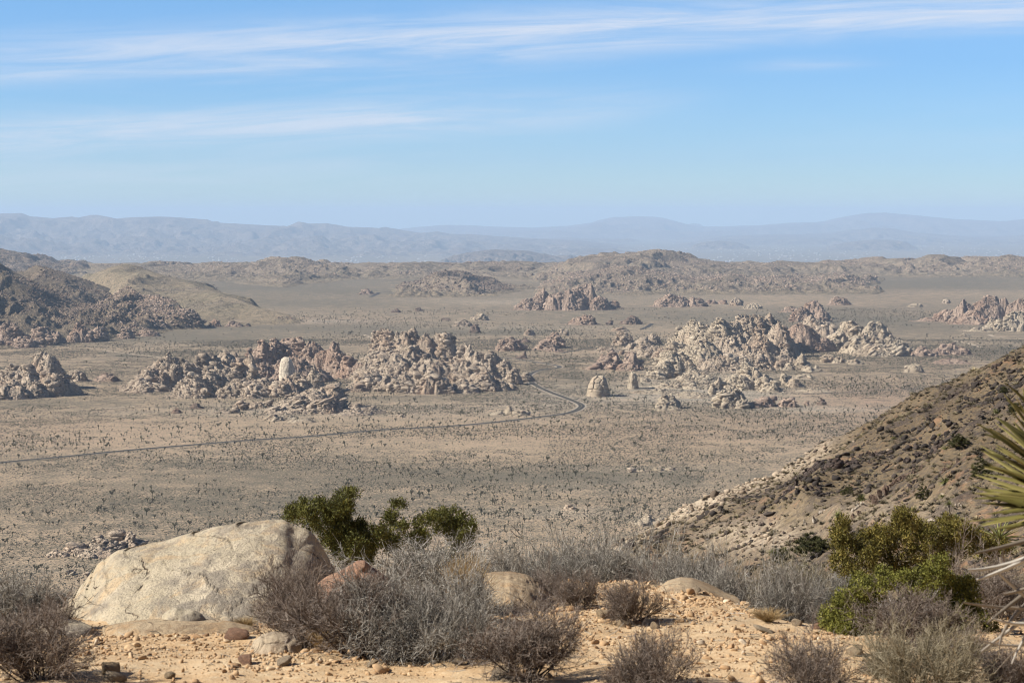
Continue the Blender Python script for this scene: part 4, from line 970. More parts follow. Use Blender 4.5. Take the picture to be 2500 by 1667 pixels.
for i, (x, y, w_, h_, st_, k_, lb) in enumerate([
    (1275, 1452, 170, 110, 'spiny', 0, 'grey bush squeezed between the ledge slab and the taller bushes of the far row'),
    (1385, 1450, 190, 125, 'spiny', 1, 'pale tipped grey bush just left of the tallest one of the far row'),
    (1475, 1448, 190, 120, 'spiny', 2, 'grey bush just right of the tallest one of the far row'),
    (1570, 1450, 190, 120, 'dense', 2, 'dusky grey bush with dense twigs in the middle of the far row'),
    (1655, 1460, 190, 110, 'spiny', 0, 'low grey bush rising behind the top of the smooth ledge hump'),
    (1745, 1478, 190, 115, 'spiny', 1, 'tangled grey bush right behind the end of the smooth ledge hump'),
    (1905, 1480, 170, 110, 'spiny', 2, 'silvery bush behind the straw grey one')]):
    cdist = 4655 / (np.interp(x, CREST[:, 0], CREST[:, 1]) - 1149)
    bush(x, y, w_, h_, st_, k_, 'g', lb, i * 2.1 + .5, GB, D=cdist + .7 + .3 * (i % 2))
def grass_mesh(seed, n=420):
    r = np.random.default_rng(seed)
    a = r.uniform(0, 6.283, n); q_ = r.random(n) ** .5; el_ = .55 * q_ + r.normal(0, .07, n)
    st = np.stack([np.cos(a) * q_ * .12, np.sin(a) * q_ * .12, np.zeros(n)], 1)
    d = np.stack([np.cos(a) * np.sin(el_), np.sin(a) * np.sin(el_), np.cos(el_)], 1)
    Pn = poly(st, d, r.uniform(.55, 1.05, n), 5, r, .10, -.05)
    return tubes(Pn, np.linspace(.008, .003, 5)[None] * np.ones((n, 1)), r, np.clip(r.normal(.5, .2, n), 0, 1))
gms = [mesh_from('grass', *(lambda q: (q[0], q[1], M_straw, q[2]))(grass_mesh(5 + k, 420)), smooth=False) for k in range(2)]
def grass(px, py, w, h, k, label, D=None):
    p = on_near(px, py) if D is None else np.array([(px - 1250) / F * D, D, float(near_z((px - 1250) / F * D, D))])
    o = link('grass_tuft', gms[k], None, label, 'grass', 'dry grass tufts', loc=p)
    hh = hpx = h / F * p[1]
    if D is not None: hh = -(py - h - YH) / F * D - p[2]
    o.scale = (w / F * p[1], w / F * p[1], hh); o.rotation_euler = (0, 0, k * 2.0 + px)
grass(1140, 1460, 105, 112, 0, 'tall golden straw tuft left behind the ochre ledge slab', D=13.5)
grass(950, 1606, 70, 42, 1, 'short pale grass tuft at the foot of the big thicket')
grass(1875, 1515, 90, 32, 0, 'low yellow grass tuft at the foot of the straw grey bush')
grass(790, 1590, 80, 60, 1, 'yellow green grass tuft inside the left part of the thicket')
grass(600, 1530, 60, 25, 0, 'tiny dry tuft left of the round white stone')

def juniper(lobes, D, base, label, leafm, size, name='juniper', dens=1.0, seed=1, depth=1.0):
    r = np.random.default_rng(seed)
    lb = np.array(lobes, float)
    c = np.stack([(lb[:, 0] - 1250) / F * D, np.zeros(len(lb)), -(lb[:, 1] - YH) / F * D], 1)
    rad = lb[:, 2] / F * D * 1.0
    width = c[:, 0].max() - c[:, 0].min()
    c[:, 1] = D + r.uniform(-.26, .26, len(lb)) * width * .55 * depth
    f = c[:, 1] / D; c[:, 0] *= f; c[:, 2] *= f
    # filler lobes behind, so the crown has a body
    nb = len(lb) // 3; ii = r.integers(0, len(lb), nb)
    cb = c[ii] + np.stack([r.normal(0, .03, nb) * width, r.uniform(.15, .45, nb) * width, r.uniform(-.12, .02, nb) * width], 1)
    c2 = np.vstack([c, cb]); r2 = np.concatenate([rad, rad[ii] * 1.1])
    Vs = []; Ts = []; tt = []
    P0, N0, tn = [], [], []
    for (cc, ra) in zip(c2, r2):
        ns = max(12, int(52 * (ra / (size * 7)) ** 1.6 * dens))
        u = unit(r.normal(size=(ns, 3)) * np.array([1, 1, .85]) + np.array([0, 0, .15]))
        sc_ = cc + u * (ra * r.uniform(.45, 1.0, ns) ** .6)[:, None]
        nl = 26
        lp = np.repeat(sc_, nl, 0) + r.normal(size=(ns * nl, 3)) * size * 1.2
        P0.append(lp); N0.append(unit(np.repeat(u, nl, 0) * .8 + r.normal(size=(ns * nl, 3)) * .75 + np.array([0, 0, .45])))
        tn.append(np.clip(np.repeat(r.normal(.48, .16, ns), nl) + r.normal(0, .12, ns * nl), 0, 1))
    P0 = np.concatenate(P0); N0 = np.concatenate(N0); tn = np.concatenate(tn); n = len(P0)
    a = unit(np.cross(N0, unit(r.normal(size=(n, 3))))); L = size * r.uniform(.8, 1.7, n)
    V = np.stack([P0 - a * (size * .33), P0 + a * (size * .33), P0 + N0 * L[:, None]], 1).reshape(-1, 3)
    T = np.arange(n * 3).reshape(-1, 3)
    bp = np.array([(base[0] - 1250) / F * D, D, float(near_z((base[0] - 1250) / F * D, D))])
    e = bpy.data.objects.new(name, None); C.objects.link(e); e.location = bp; e['label'] = label; e['category'] = 'juniper'
    link('crown', mesh_from('crown', V - bp, T, leafm, np.repeat(tn, 3), smooth=False), e)
    # limbs: from the root to every lobe with a bend
    m = len(c2); tgt = (c2 - bp) * .93 + np.array([0, .12, 0]) * width; K = 7; t = np.linspace(0, 1, K)
    ctrl = tgt * .45 + np.stack([np.zeros(m), np.zeros(m), -np.abs(tgt[:, 2]) * .05], 1) + r.normal(size=(m, 3)) * width * .04
    Pn = (2 * (t * (1 - t)))[None, :, None] * ctrl[:, None] + (t ** 2)[None, :, None] * tgt[:, None]
    Pn[:, 1:-1] += r.normal(size=(m, K - 2, 3)) * width * .012
    Rn = np.linspace(.016, .003, K)[None] * width * r.uniform(.35, .8, m)[:, None]
    st, dr = spawn(Pn, 9, .55, r, .6, .2); Pq = poly(st, dr, np.repeat(r2, 9) * r.uniform(.6, 1.1, len(st)), 4, r, .2)
    tv = join([tubes(Pn, Rn, r, np.clip(r.normal(.5, .15, m), 0, 1), 6), tubes(Pq, np.linspace(.003, .0014, 4)[None] * width * np.ones((len(st), 1)), r, np.clip(r.normal(.6, .2, len(st)), 0, 1))])
    link('trunk', mesh_from('trunk', tv[0], tv[1], M_bark, tv[2]), e)
    return e
juniper([(703,1258,11),(715,1252,20),(738,1236,20),(752,1262,24),(778,1238,24),(795,1232,17),(785,1262,28),(835,1232,25),(838,1212,18),(852,1205,11),(848,1240,18),(812,1262,22),(800,1285,32),(835,1285,30),(765,1282,18),(830,1315,36),(870,1285,20),(878,1305,26),(862,1335,36),(812,1322,26),(905,1322,22),(888,1355,26),(838,1350,26),(935,1298,20),(948,1275,17),(955,1258,14),(975,1233,12),(967,1228,8),(975,1292,14),(985,1283,9),(932,1322,22),(960,1330,22),(1005,1325,22),(1022,1278,15),(1040,1268,18),(1062,1262,14),(1085,1268,20),(1110,1265,24),(1135,1278,22),(1150,1290,14),(1105,1298,22),(1075,1290,16),(1130,1310,14),(1030,1310,18)],
        19.0, (880, 1440), 'dark green juniper growing behind the great pale foreground rock', M_leaf_dark, .017, seed=4, dens=1.2)
juniper([(2052,1290,20),(2060,1275,13),(2062,1308,22),(2075,1335,28),(2045,1345,18),(2092,1330,18),(2050,1375,22),(2122,1312,22),(2145,1298,18),(2165,1310,22),(2200,1262,20),(2195,1285,24),(2228,1275,16),(2240,1283,10),(2225,1302,26),(2160,1335,30),(2125,1350,24),(2205,1335,32),(2262,1308,24),(2288,1300,20),(2318,1285,20),(2345,1290,20),(2360,1308,18),(2330,1312,22),(2310,1335,26),(2280,1342,24),(2245,1352,26),(2155,1372,32),(2112,1382,26),(2190,1388,28),(2230,1388,26),(2070,1392,18),(2375,1318,15),(2400,1322,14),(2425,1330,16),(2450,1340,14),(2352,1345,15),(2385,1345,14),(2265,1378,20),(2310,1370,18)],
        21.0, (2220, 1450), 'olive yellow juniper on the right, in front of the dark slope', M_leaf_olive, .020, seed=6, dens=1.15)
juniper([(2125,1432,22),(2100,1448,24),(2075,1462,24),(2135,1455,24),(2050,1485,26),(2085,1492,30),(2115,1480,26),(2038,1515,24),(2070,1522,30),(2105,1520,28),(2045,1545,22),(2075,1555,24),(2105,1553,20),(2065,1575,14),(2095,1575,12),(2185,1418,18),(2215,1412,20),(2250,1405,22),(2285,1385,24),(2300,1372,16),(2285,1410,24),(2320,1425,24),(2345,1425,24),(2370,1430,18),(2345,1455,28),(2315,1460,24),(2375,1460,20),(2340,1490,26),(2370,1495,20),(2335,1520,22),(2400,1505,16),(2395,1530,20),(2370,1540,22),(2425,1530,14),(2240,1435,20),(2160,1430,16)],
        11.6, (2230, 1580), 'bright green juniper at the lower right, wrapped round a mauve bush', M_leaf, .0105, seed=9, dens=1.25, depth=.7)

# ------------------------------------------------------------------ near rocks
def near_rock_mat(name, a_, b_, c_, ochre, grain=1.0):
    m, gg, out = new_mat(name)
    tcn = gg.n('ShaderNodeTexCoord').outputs['Object']
    n1 = gg.noise(tcn, 1.6 * grain, 5, .6, .4); n2 = gg.noise(tcn, 9 * grain, 6, .7); n3 = gg.noise(tcn, 60 * grain, 4, .75); n4 = gg.noise(tcn, 3.2 * grain, 4, .6, 1.2)
    col = gg.mix(gg.mapr(n1, .35, .65), a_, b_)
    col = gg.mix(gg.mapr(n4, .50, .64, 0, .55), col, ochre)
    col = gg.mix(gg.mapr(n2, .50, .66, 0, .55), col, c_)
    n5 = gg.noise(tcn, 1.1 * grain, 3, .5)
    col = gg.mix(gg.math('MULTIPLY', gg.mapr(n5, .42, .6), gg.mapr(n2, .38, .55, 0, .8)), col, c_)
    col = gg.mix(gg.mapr(n3, .50, .62, 0, .65), col, c_)
    col = gg.mix(gg.mapr(n3, .33, .42, .35, 0), col, (.72, .66, .55))
    wv = gg.n('ShaderNodeVectorMath', {'operation': 'ADD'}); gg.set(wv.inputs[0], tcn)
    nn = gg.n('ShaderNodeTexNoise', None, Vector=tcn, Scale=2.5 * grain, Detail=5)
    vm = gg.n('ShaderNodeVectorMath', {'operation': 'SCALE'}); gg.set(vm.inputs[0], nn.outputs['Color']); vm.inputs['Scale'].default_value = .5 / grain
    gg.set(wv.inputs[1], vm.outputs[0])
    mp = gg.n('ShaderNodeMapping', None, Vector=wv.outputs[0]); mp.inputs['Scale'].default_value = (1.0, .6, 1.7); mp.inputs['Rotation'].default_value = (0, .5, 0)
    vo = gg.n('ShaderNodeTexVoronoi', {'feature': 'DISTANCE_TO_EDGE'}, Vector=mp.outputs[0], Scale=1.5 * grain)
    ck = gg.mapr(vo.outputs['Distance'], 0, .012)
    keepc = gg.mapr(n1, .38, .47)
    ck2 = gg.math('MAXIMUM', ck, keepc)
    col = gg.mix(gg.math('SUBTRACT', 1.0, ck2), col, (.16, .11, .075))
    b = gg.math('ADD', gg.math('ADD', gg.math('MULTIPLY', n2, 1.0), gg.math('MULTIPLY', n3, .35)), gg.math('MULTIPLY', ck2, .8))
    return finish(m, gg, out, col, .95, b, 1.0, .045 / grain)
M_great = near_rock_mat('great_rock', (.60, .51, .36), (.74, .63, .46), (.31, .27, .22), (.70, .48, .26))
M_ledge = near_rock_mat('ledge_rock', (.60, .47, .31), (.55, .42, .27), (.34, .25, .16), (.58, .36, .18), 2.2)
M_redrock = near_rock_mat('red_rock', (.40, .22, .14), (.48, .29, .19), (.24, .15, .11), (.52, .34, .22), 2.5)
M_whiterock = near_rock_mat('white_rock', (.54, .44, .31), (.62, .51, .37), (.36, .27, .19), (.58, .42, .26), 3.0)
silhouette_rock('boulder', [(95,1545),(128,1518),(150,1490),(172,1462),(205,1420),(240,1375),(285,1345),(330,1335),(400,1318),(470,1300),(520,1285),(600,1272),(680,1265),(695,1268),(715,1283),(745,1287),(765,1300),(785,1330),(805,1365),(822,1400),(835,1450),(842,1500)],
                [(95,1556),(400,1572),(640,1576),(842,1520)], 13.6, 4.1, M_great, 'great pale weathered granite rock filling the left foreground', 'boulder', rows=90, cols=260, seed=3, rough=.022, power=1.3, lean=1.15, soft=5, blocks=.8, bamp=.08, terr=.17)
silhouette_rock('boulder', [(762,1440),(768,1425),(800,1405),(840,1388),(872,1370),(890,1368),(905,1382),(930,1398),(960,1420)], [(762,1480),(960,1500)], 12.9, .55, M_redrock,
                'red brown angular rock half hidden by the thorn thicket', 'boulder', rows=30, cols=60, seed=7, rough=.05, power=2.2, blocks=.3, bamp=.4)
silhouette_rock('ledge_slab', [(1110,1466),(1140,1440),(1168,1420),(1200,1413),(1245,1411),(1285,1420),(1312,1434),(1340,1456),(1370,1474)], [(1110,1484),(1240,1500),(1370,1486)], 14.3, 2.3, M_ledge,
                'ochre and cream ledge slab behind the bottom centre bushes', 'rock slab', rows=40, cols=90, seed=9, rough=.035, power=1.7, blocks=.22, bamp=.2, terr=.07)
silhouette_rock('ledge_slab', [(1600,1445),(1630,1424),(1660,1418),(1690,1421),(1730,1438),(1765,1455),(1810,1470)], [(1600,1458),(1700,1475),(1810,1476)], 15.6, 1.3, M_ledge,
                'smooth low hump of pale ledge rock right of the lone vase-shaped bush', 'rock slab', rows=24, cols=50, seed=11, rough=.01, power=2.0)
silhouette_rock('boulder', [(608,1590),(618,1565),(640,1548),(668,1542),(700,1546),(725,1560),(742,1590)], [(608,1610),(742,1606)], 10.6, .34, M_whiterock,
                'round cream stone at the left foot of the big thicket', 'boulder', rows=30, cols=50, seed=13, rough=.05, power=2.1, blocks=.14, bamp=.4)
silhouette_rock('boulder', [(395,1502),(412,1490),(430,1484),(452,1490),(470,1488),(490,1498),(505,1512)], [(395,1520),(505,1524)], 12.0, .22, M_great,
                'angular pale rock with sharp shadows leaning on the great rock', 'boulder', rows=14, cols=24, seed=15, rough=.05, power=3)
silhouette_rock('boulder', [(95,1530),(120,1518),(150,1516),(190,1520),(225,1530)], [(95,1548),(225,1550)], 11.9, .5, M_great,
                'low pale rock at the left foot of the great rock', 'boulder', rows=14, cols=24, seed=17, rough=.03, power=2.4)
silhouette_rock('boulder', [(250,1530),(330,1518),(450,1514),(560,1520),(640,1535)], [(250,1556),(640,1560)], 11.9, .55, M_ledge,
                'flat ochre rock shelf along the foot of the great rock', 'boulder', rows=16, cols=50, seed=19, rough=.012, power=2.2)

# individual stones on the soil
STN = [mesh_from('stone', v[0], v[1], M_ledge, np.full(len(v[0]), .5), smooth=False) for v in [rock_variant(3, rng, .55, 12, .05) for _ in range(5)]]
def stone(px, py, w, h, label, k=0, mat=None, name='stone', cat='stone', grp=None, sink=.25):
    p = on_near(px, py); s = w / F * p[1] / 1.7; hh = h / F * p[1] / 1.5
    me_ = STN[k % 5]
    if mat is not None:
        me_ = me_.copy(); me_.materials.clear(); me_.materials.append(mat)
    o = link(name, me_, None, label, cat, grp, loc=p + np.array([0, s * .3, hh * (.75 - sink)]))
    o.scale = (s, s * .9, hh); o.rotation_euler = (0.1 * k, .12 * (k % 3 - 1), px * .7)
    return o
for a_ in [(265,1645,60,34,'orange wedge of stone beside the bottom left bush',0,None),(275,1664,70,30,'cream stone at the bottom edge right of the corner bush',1,M_whiterock),
           (600,1620,50,22,'flat brown stone left of the round cream stone',2,M_redrock),(575,1560,60,24,'brown slab stone below the great rock',3,M_redrock),
           (690,1625,45,22,'pale chip of rock under the round cream stone',4,M_whiterock),(1480,1510,52,28,'tan lump of rock left of the lone vase-shaped bush',0,None),
           (1522,1530,42,20,'small tan stone under the lone vase-shaped bush',1,None),(1360,1462,34,20,'cream stone between the two small brown bushes',2,M_whiterock),
           (1810,1462,34,18,'pale stone at the right end of the smooth ledge hump',3,M_whiterock),(1600,1535,26,16,'little upright stone right of the vase-shaped bush',4,None),
           (1945,1528,30,20,'white stone at the foot of the straw grey bush',0,M_whiterock),(2000,1535,44,18,'broad pink stone left of the bright green juniper',1,M_redrock),
           (1700,1448,26,16,'small cream rock on the smooth ledge hump',2,M_whiterock),(2090,1600,60,22,'pale block at the foot of the bright green juniper',3,None),
           (1870,1545,60,12,'flat pale slab flush with the open soil',4,M_whiterock),(415,1655,30,18,'lone yellowish pebble-like stone at the bottom left',0,None),
           (1120,1622,40,16,'tan stone at the right foot of the thicket',2,None),(905,1628,46,14,'flat ochre stone below the thicket',3,None),(1230,1660,90,16,'pale flat rock under the large bottom centre bush',4,M_whiterock)]:
    stone(*a_)
# gravel
peb = [rock_variant(1, rng, .6, 5, .05, .3, .8) for _ in range(8)] + [rock_variant(2, rng, .8, 10, .08, .25, .7) for _ in range(6)]
def scatter_flat(n, D0, D1, p0, p1, r):
    D = np.sqrt(r.random(n) * (D1 ** 2 - D0 ** 2) + D0 ** 2); px = r.uniform(p0, p1, n)
    return (px - 1250) / F * D, D, px
def gravel_mat(name, stops):
    m, gg, out = new_mat(name)
    pos = gg.n('ShaderNodeNewGeometry').outputs['Position']
    col = gg.ramp(attr(gg), stops); n = gg.noise(pos, 40, 3, .6)
    col = gg.mix(gg.mapr(n, .5, .7, 0, .4), col, stops[0][1])
    return finish(m, gg, out, col, .95)
M_gravel = gravel_mat('gravel', [(.0, (.24, .145, .085)), (.35, (.48, .31, .17)), (.75, (.62, .44, .26)), (1.0, (.74, .61, .44))])
r_ = np.random.default_rng(55)
n = 110000
x, y, px = scatter_flat(n, 6.0, 18.0, -400, 2900, r_)
dn = fbm(x, y, .9, 3, 91); keep = r_.random(n) < np.clip(.55 + 1.1 * dn, .08, 1)
x, y = x[keep], y[keep]; n = len(x)
rad = .0050 * np.exp(r_.normal(0, .72, n)); rad = np.clip(rad, .0022, .034) * (y / 10) ** .2
sc = np.stack([rad * r_.uniform(1, 1.7, n), rad * r_.uniform(.8, 1.3, n), rad * r_.uniform(.4, .9, n)], 1)
wh = np.where(rad > .012, r_.integers(8, 14, n), r_.integers(0, 8, n))
V, T, t = batch(peb, wh, np.stack([x, y, near_z(x, y) + rad * .22], 1), sc, rotm(r_.uniform(0, 6, n), r_.normal(0, .3, n), r_.normal(0, .3, n)), np.clip(r_.normal(.52, .22, n), 0, 1))
link('gravel', mesh_from('gravel', V, T, M_gravel, t, smooth=False), kind='stuff', label='ochre gravel and stone chips on the ledge', cat='gravel')

# dead twigs lying about
n = 1100
x, y, px = scatter_flat(n, 7.5, 16.5, -50, 2550, r_)
d_ = r_.uniform(0, 6.283, n); dv = np.stack([np.cos(d_), np.sin(d_), r_.normal(.05, .12, n)], 1)
Pn = poly(np.stack([x, y, near_z(x, y) + .006], 1), dv, .035 + .10 * r_.random(n) ** 2, 4, r_, .25)
Pn[..., 2] = np.maximum(Pn[..., 2], near_z(Pn[..., 0], Pn[..., 1]) + .003)
tw = tubes(Pn, np.linspace(.0022, .0010, 4)[None] * np.ones((n, 1)), r_, np.clip(r_.normal(.5, .3, n), 0, 1))
link('twig_litter', mesh_from('twig_litter', tw[0], tw[1], M_twig_grey, tw[2], smooth=False), kind='stuff', label='dead twigs lying about on the ochre soil', cat='twig litter')
# ------------------------------------------------------------------ dark slope: stones, tufts, shrubs
M_slope_rock = gravel_mat('slope_stone', [(.0, (.045, .038, .034)), (.45, (.10, .08, .068)), (.75, (.25, .19, .135)), (1.0, (.52, .42, .31))])
M_slope_tuft = twig_mat('slope_tuft', (.06, .052, .036), (.19, .16, .105), (.45, .38, .23))
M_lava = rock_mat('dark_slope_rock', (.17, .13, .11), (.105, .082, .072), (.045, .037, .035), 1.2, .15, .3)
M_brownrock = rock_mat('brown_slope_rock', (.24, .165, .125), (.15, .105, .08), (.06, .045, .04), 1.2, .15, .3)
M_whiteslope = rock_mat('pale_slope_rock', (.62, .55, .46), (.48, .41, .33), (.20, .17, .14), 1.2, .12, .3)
r_ = np.random.default_rng(77)
def pal_here(x, y):
    px = 1250 + x / y * F; py = YH - near_z(x, y) / y * F
    sk = np.interp(px, [1500, 1600, 1800, 2000, 2200, 2400, 2500], [1320, 1262, 1188, 1100, 1008, 915, 870])
    a = np.exp(-(np.clip(py - sk - 8, 0, None) / 26) ** 2) * np.interp(px, [1500, 1650, 1900, 2010, 2100], [1, 1, .9, .5, 0])
    b = np.exp(-((px - 1850) / 160) ** 2 - ((py - 1310) / 45) ** 2) * .8
    return np.maximum(a, b)
n = 60000
x, y, px = scatter_flat(n, 32, 236, 1350, 2750, r_)
pw = pal_here(x, y); dn = fbm(x, y, 9, 4, 93)
dk = (ridged(x, y, 22, 3, 94) > .62)
keep = r_.random(n) < np.clip(.35 + .9 * dn + .5 * pw + .4 * dk, .1, 1); x, y, pw, dk = x[keep], y[keep], pw[keep], dk[keep]; n = len(x)
rad = .055 * np.exp(r_.normal(0, .66, n)) * (1 + .6 * dk + .5 * pw); rad = np.minimum(np.clip(rad, .025, .55), .0021 * y)
sc = np.stack([rad * r_.uniform(.9, 1.6, n), rad * r_.uniform(.8, 1.3, n), rad * r_.uniform(.4, .9, n)], 1)
tn = np.clip(r_.normal(.42, .22, n) - .25 * dk + .5 * pw, 0, 1)
V, T, t = batch(small_rocks + mid_rocks[:4], np.where(rad > .22, r_.integers(6, 10, n), r_.integers(0, 6, n)), np.stack([x, y, near_z(x, y) + rad * .15], 1), sc, rotm(r_.uniform(0, 6, n), r_.normal(0, .3, n), r_.normal(-.2, .3, n)), tn)
link('rubble', mesh_from('rubble', V, T, M_slope_rock, t, smooth=False), kind='stuff', label='dark and pale stones scattered over the right slope', cat='rubble')
# small tufts and low shrubs of the slope
def tuft_variant(seed, n=44, spread=1.0):
    r = np.random.default_rng(seed)
    a = r.uniform(0, 6.283, n); el_ = np.arccos(r.uniform(.12, 1, n)) * spread
    d = np.stack([np.cos(a) * np.sin(el_), np.sin(a) * np.sin(el_), np.cos(el_)], 1)
    s = d * .15; tip = d * r.uniform(.7, 1.1, n)[:, None]; sd_ = unit(np.cross(d, r.normal(size=(n, 3)))) * .085
    V = np.stack([s - sd_, s + sd_, tip], 1).reshape(-1, 3); V[:, 2] *= .85
    return V, np.arange(3 * n).reshape(-1, 3)
tv = [tuft_variant(k) for k in range(6)]
n = 34000
x, y, px = scatter_flat(n, 28, 238, 1350, 2750, r_)
dn = fbm(x, y, 14, 3, 95); keep = r_.random(n) < np.clip(.6 + .9 * dn - .35 * pal_here(x, y), .08, 1); x, y = x[keep], y[keep]; n = len(x)
rad = np.minimum(.21 * np.exp(r_.normal(0, .42, n)), .004 * y)
V, T, t = batch(tv, r_.integers(0, 6, n), np.stack([x, y, near_z(x, y) - .02], 1), np.stack([rad, rad, rad * .8], 1), rotm(r_.uniform(0, 6, n), r_.normal(0, .15, n), r_.normal(0, .15, n)), np.clip(r_.normal(.5, .25, n), 0, 1))
link('ground_cover', mesh_from('ground_cover', V, T, M_slope_tuft, t, smooth=False), kind='stuff', label='dry tufts and low grey shrubs covering the right slope', cat='ground cover')
M_far_leaf = twig_mat('slope_green', (.03, .035, .014), (.085, .085, .03), (.17, .16, .06))
def slope_shrub(px, py, w, h, label, mat=M_far_leaf, seed=0):
    p = on_near(px, py, 28); W_ = w / F * p[1]; Hh = h / F * p[1]
    r = np.random.default_rng(seed + int(px)); ns = 130
    u = unit(r.normal(size=(ns, 3))); u[:, 2] = np.abs(u[:, 2])
    c_ = u * np.array([W_ / 2, W_ / 2, Hh]) * r.uniform(.45, .95, ns)[:, None]
    V, T, t = batch(tv, r.integers(0, 6, ns), c_, np.full(ns, W_ * .11), rotm(r.uniform(0, 6, ns), r.normal(0, .3, ns), r.normal(0, .3, ns)), np.clip(r.normal(.5, .2, ns), 0, 1))
    link('green_shrub', mesh_from('green_shrub', V, T, mat, t, smooth=False), None, label, 'shrub', 'green shrubs on the right slope', loc=p)
for a_ in [(2342,1090,60,34,'largest green shrub on the slope, above a small yucca'),(2452,962,32,22,'green shrub high on the slope near the right edge'),(2068,1208,38,28,'round green shrub low on the slope, left of the tall brown rock'),
           (2253,1218,40,40,'dark green shrub between the tall brown rock and the yuccas'),(2100,1222,26,18,'little yellow green shrub at the left foot of the tall brown rock'),(2395,1170,60,60,'green shrub behind the tips of the big yucca'),
           (1905,1372,60,40,'green shrub low on the slope beside the short-trunked yucca'),(1985,1352,110,50,'broad olive shrub on the slope left of the olive juniper'),(2480,1010,50,30,'small green shrub half covered by the big yucca leaves')]:
    slope_shrub(*a_)
# rocks of the slope, each one its own
def slope_rock(px, py, w, h, label, mat, k=0, name='dark_rock', multi=1):
    p = on_near(px, py + h * .3, 28)
    r = np.random.default_rng(int(px * 3 + py)); W_ = w / F * p[1] / 2; Hh = h / F * p[1] / 1.6
    nn = max(multi, 4) if multi > 1 or w > 24 else 2
    cx = r.uniform(-.85, .85, nn) * W_ * (1 if multi > 1 else .45) if nn > 1 else np.zeros(1)
    cy = r.uniform(-.5, .5, nn) * W_ if nn > 1 else np.zeros(1)
    s = W_ * (r.uniform(.16, .42, nn) * (1 if multi > 1 else 1.7) if nn > 1 else np.ones(1))
    hz = Hh * (r.uniform(.4, .8, nn) if nn > 1 else np.ones(1))
    gz = near_z(p[0] + cx, p[1] + cy) - p[2]
    pos = np.stack([cx, cy, gz + hz * .18], 1)
    vs = [rock_variant(3, r, .8, 18, .16, .28, .7) for _ in range(3)]
    V, T, t = batch(vs, r.integers(0, 3, nn), pos, np.stack([s * 1.15, s * .9, hz], 1), rotm(r.uniform(0, 6, nn), r.normal(.1, .12, nn), r.normal(-.25, .15, nn)), np.clip(r.normal(.5, .15, nn), 0, 1))
    link(name, mesh_from(name, V, T, mat, t, smooth=False), None, label, 'rock', 'rocks on the right slope', loc=p)
_ml = 1.8
SL = [(2178,1096,50,28,'rounded near-black boulder in the middle of the slope',M_lava,1),(2140,1104,40,20,'black rock cluster left of the rounded near-black boulder',M_lava,6),(2112,1106,34,16,'low dark rocks at the left of the black cluster',M_lava,5),
      (2229,1110,50,28,'broad dark slab right of the rounded near-black boulder',M_lava,7),(2280,1100,52,24,'dark rocks just left of the largest green shrub',M_lava,7),(2053,1128,90,38,'black broken rock field left of centre on the slope',M_lava,14),
      (1964,1155,95,42,'largest black blocky outcrop near the left edge of the slope',M_lava,14),(1925,1172,60,30,'dark rocks at the lower left of the blocky outcrop',M_lava,8),(1985,1190,40,20,'small dark rocks below the blocky outcrop',M_lava,6),
      (2163,1126,18,14,'single dark stone right below the rounded boulder',M_lava,1),(2125,1127,18,14,'single dark stone left below the rounded boulder',M_lava,1),(2148,1205,48,62,'tall split brown rock standing in the lower slope',M_brownrock,3),
      (2180,1176,56,26,'brown craggy rocks behind the tall split rock',M_brownrock,7),(2220,1186,60,32,'long grey rock rib right of the tall split rock',M_lava,6),(2228,1150,80,26,'brown broken rock band above the long rib',M_brownrock,10),
      (2320,1132,50,28,'brown rock patch below the largest green shrub',M_brownrock,7),(2378,1212,16,16,'small pitch-dark stone left of the big yucca tips',M_lava,1),(1992,1318,44,44,'dark wedge-shaped rock low on the slope',M_brownrock,2),
      (1942,1315,42,24,'flat dark rock left of the wedge-shaped one',M_brownrock,2),(2075,1262,64,34,'brown smooth outcrop above the olive juniper',M_brownrock,6),(2363,938,34,20,'dark crag on the skyline of the slope',M_lava,3),
      (2324,962,44,24,'pair of dark crags lower on the skyline',M_lava,5),(2390,928,34,22,'dark blocks right of the skyline crag',M_lava,4),(2440,890,46,18,'dark skyline blocks high near the right edge',M_lava,6),(2470,868,36,18,'topmost dark rocks of the skyline at the right edge',M_lava,4),
      (2265,996,26,14,'small dark skyline rock above the pale outcrop',M_lava,2),(2093,1064,16,14,'little square black stone on the lower skyline',M_lava,1),(2072,1078,10,20,'thin upright black stone on the lower skyline',M_lava,1),
      (2496,858,22,20,'dark block touching the right edge at the skyline',M_lava,2),(2395,1180,30,24,'dark stone beside the green shrub behind the yucca tips',M_lava,2),(2010,1205,34,18,'dark stones between two orange soil patches',M_lava,4),
      (1979,1268,36,40,'chalky white upright rock low on the slope',M_whiteslope,3),(2095,1230,38,26,'grey white rocks left of the tall split rock',M_whiteslope,5),(2005,1246,38,18,'grey white broken ledge beside the chalky rock',M_whiteslope,5),
      (2345,1232,26,18,'pale split stone near the trunked yucca',M_whiteslope,2),(2270,1268,26,18,'pinkish pale block above the olive juniper',M_whiteslope,1),(1775,1190,40,24,'big cream boulder on the pale scree edge',M_whiteslope,2),
      (1738,1214,36,18,'cream boulder lower on the pale scree edge',M_whiteslope,2),(1690,1244,30,14,'low cream stones near the bottom of the scree edge',M_whiteslope,4),(1900,1350,50,18,'pale layered stone behind the far row of grey bushes',M_whiteslope,3),(1650,1262,26,14,'pale stones at the very foot of the scree edge',M_whiteslope,3)]
for (px_, py_, w_, h_, lb, mt, mu) in SL:
    slope_rock(px_, py_, w_, h_, lb, mt, name='pale_rock' if mt is M_whiteslope else 'dark_rock', multi=mu if mu == 1 else int(mu * 2.2))

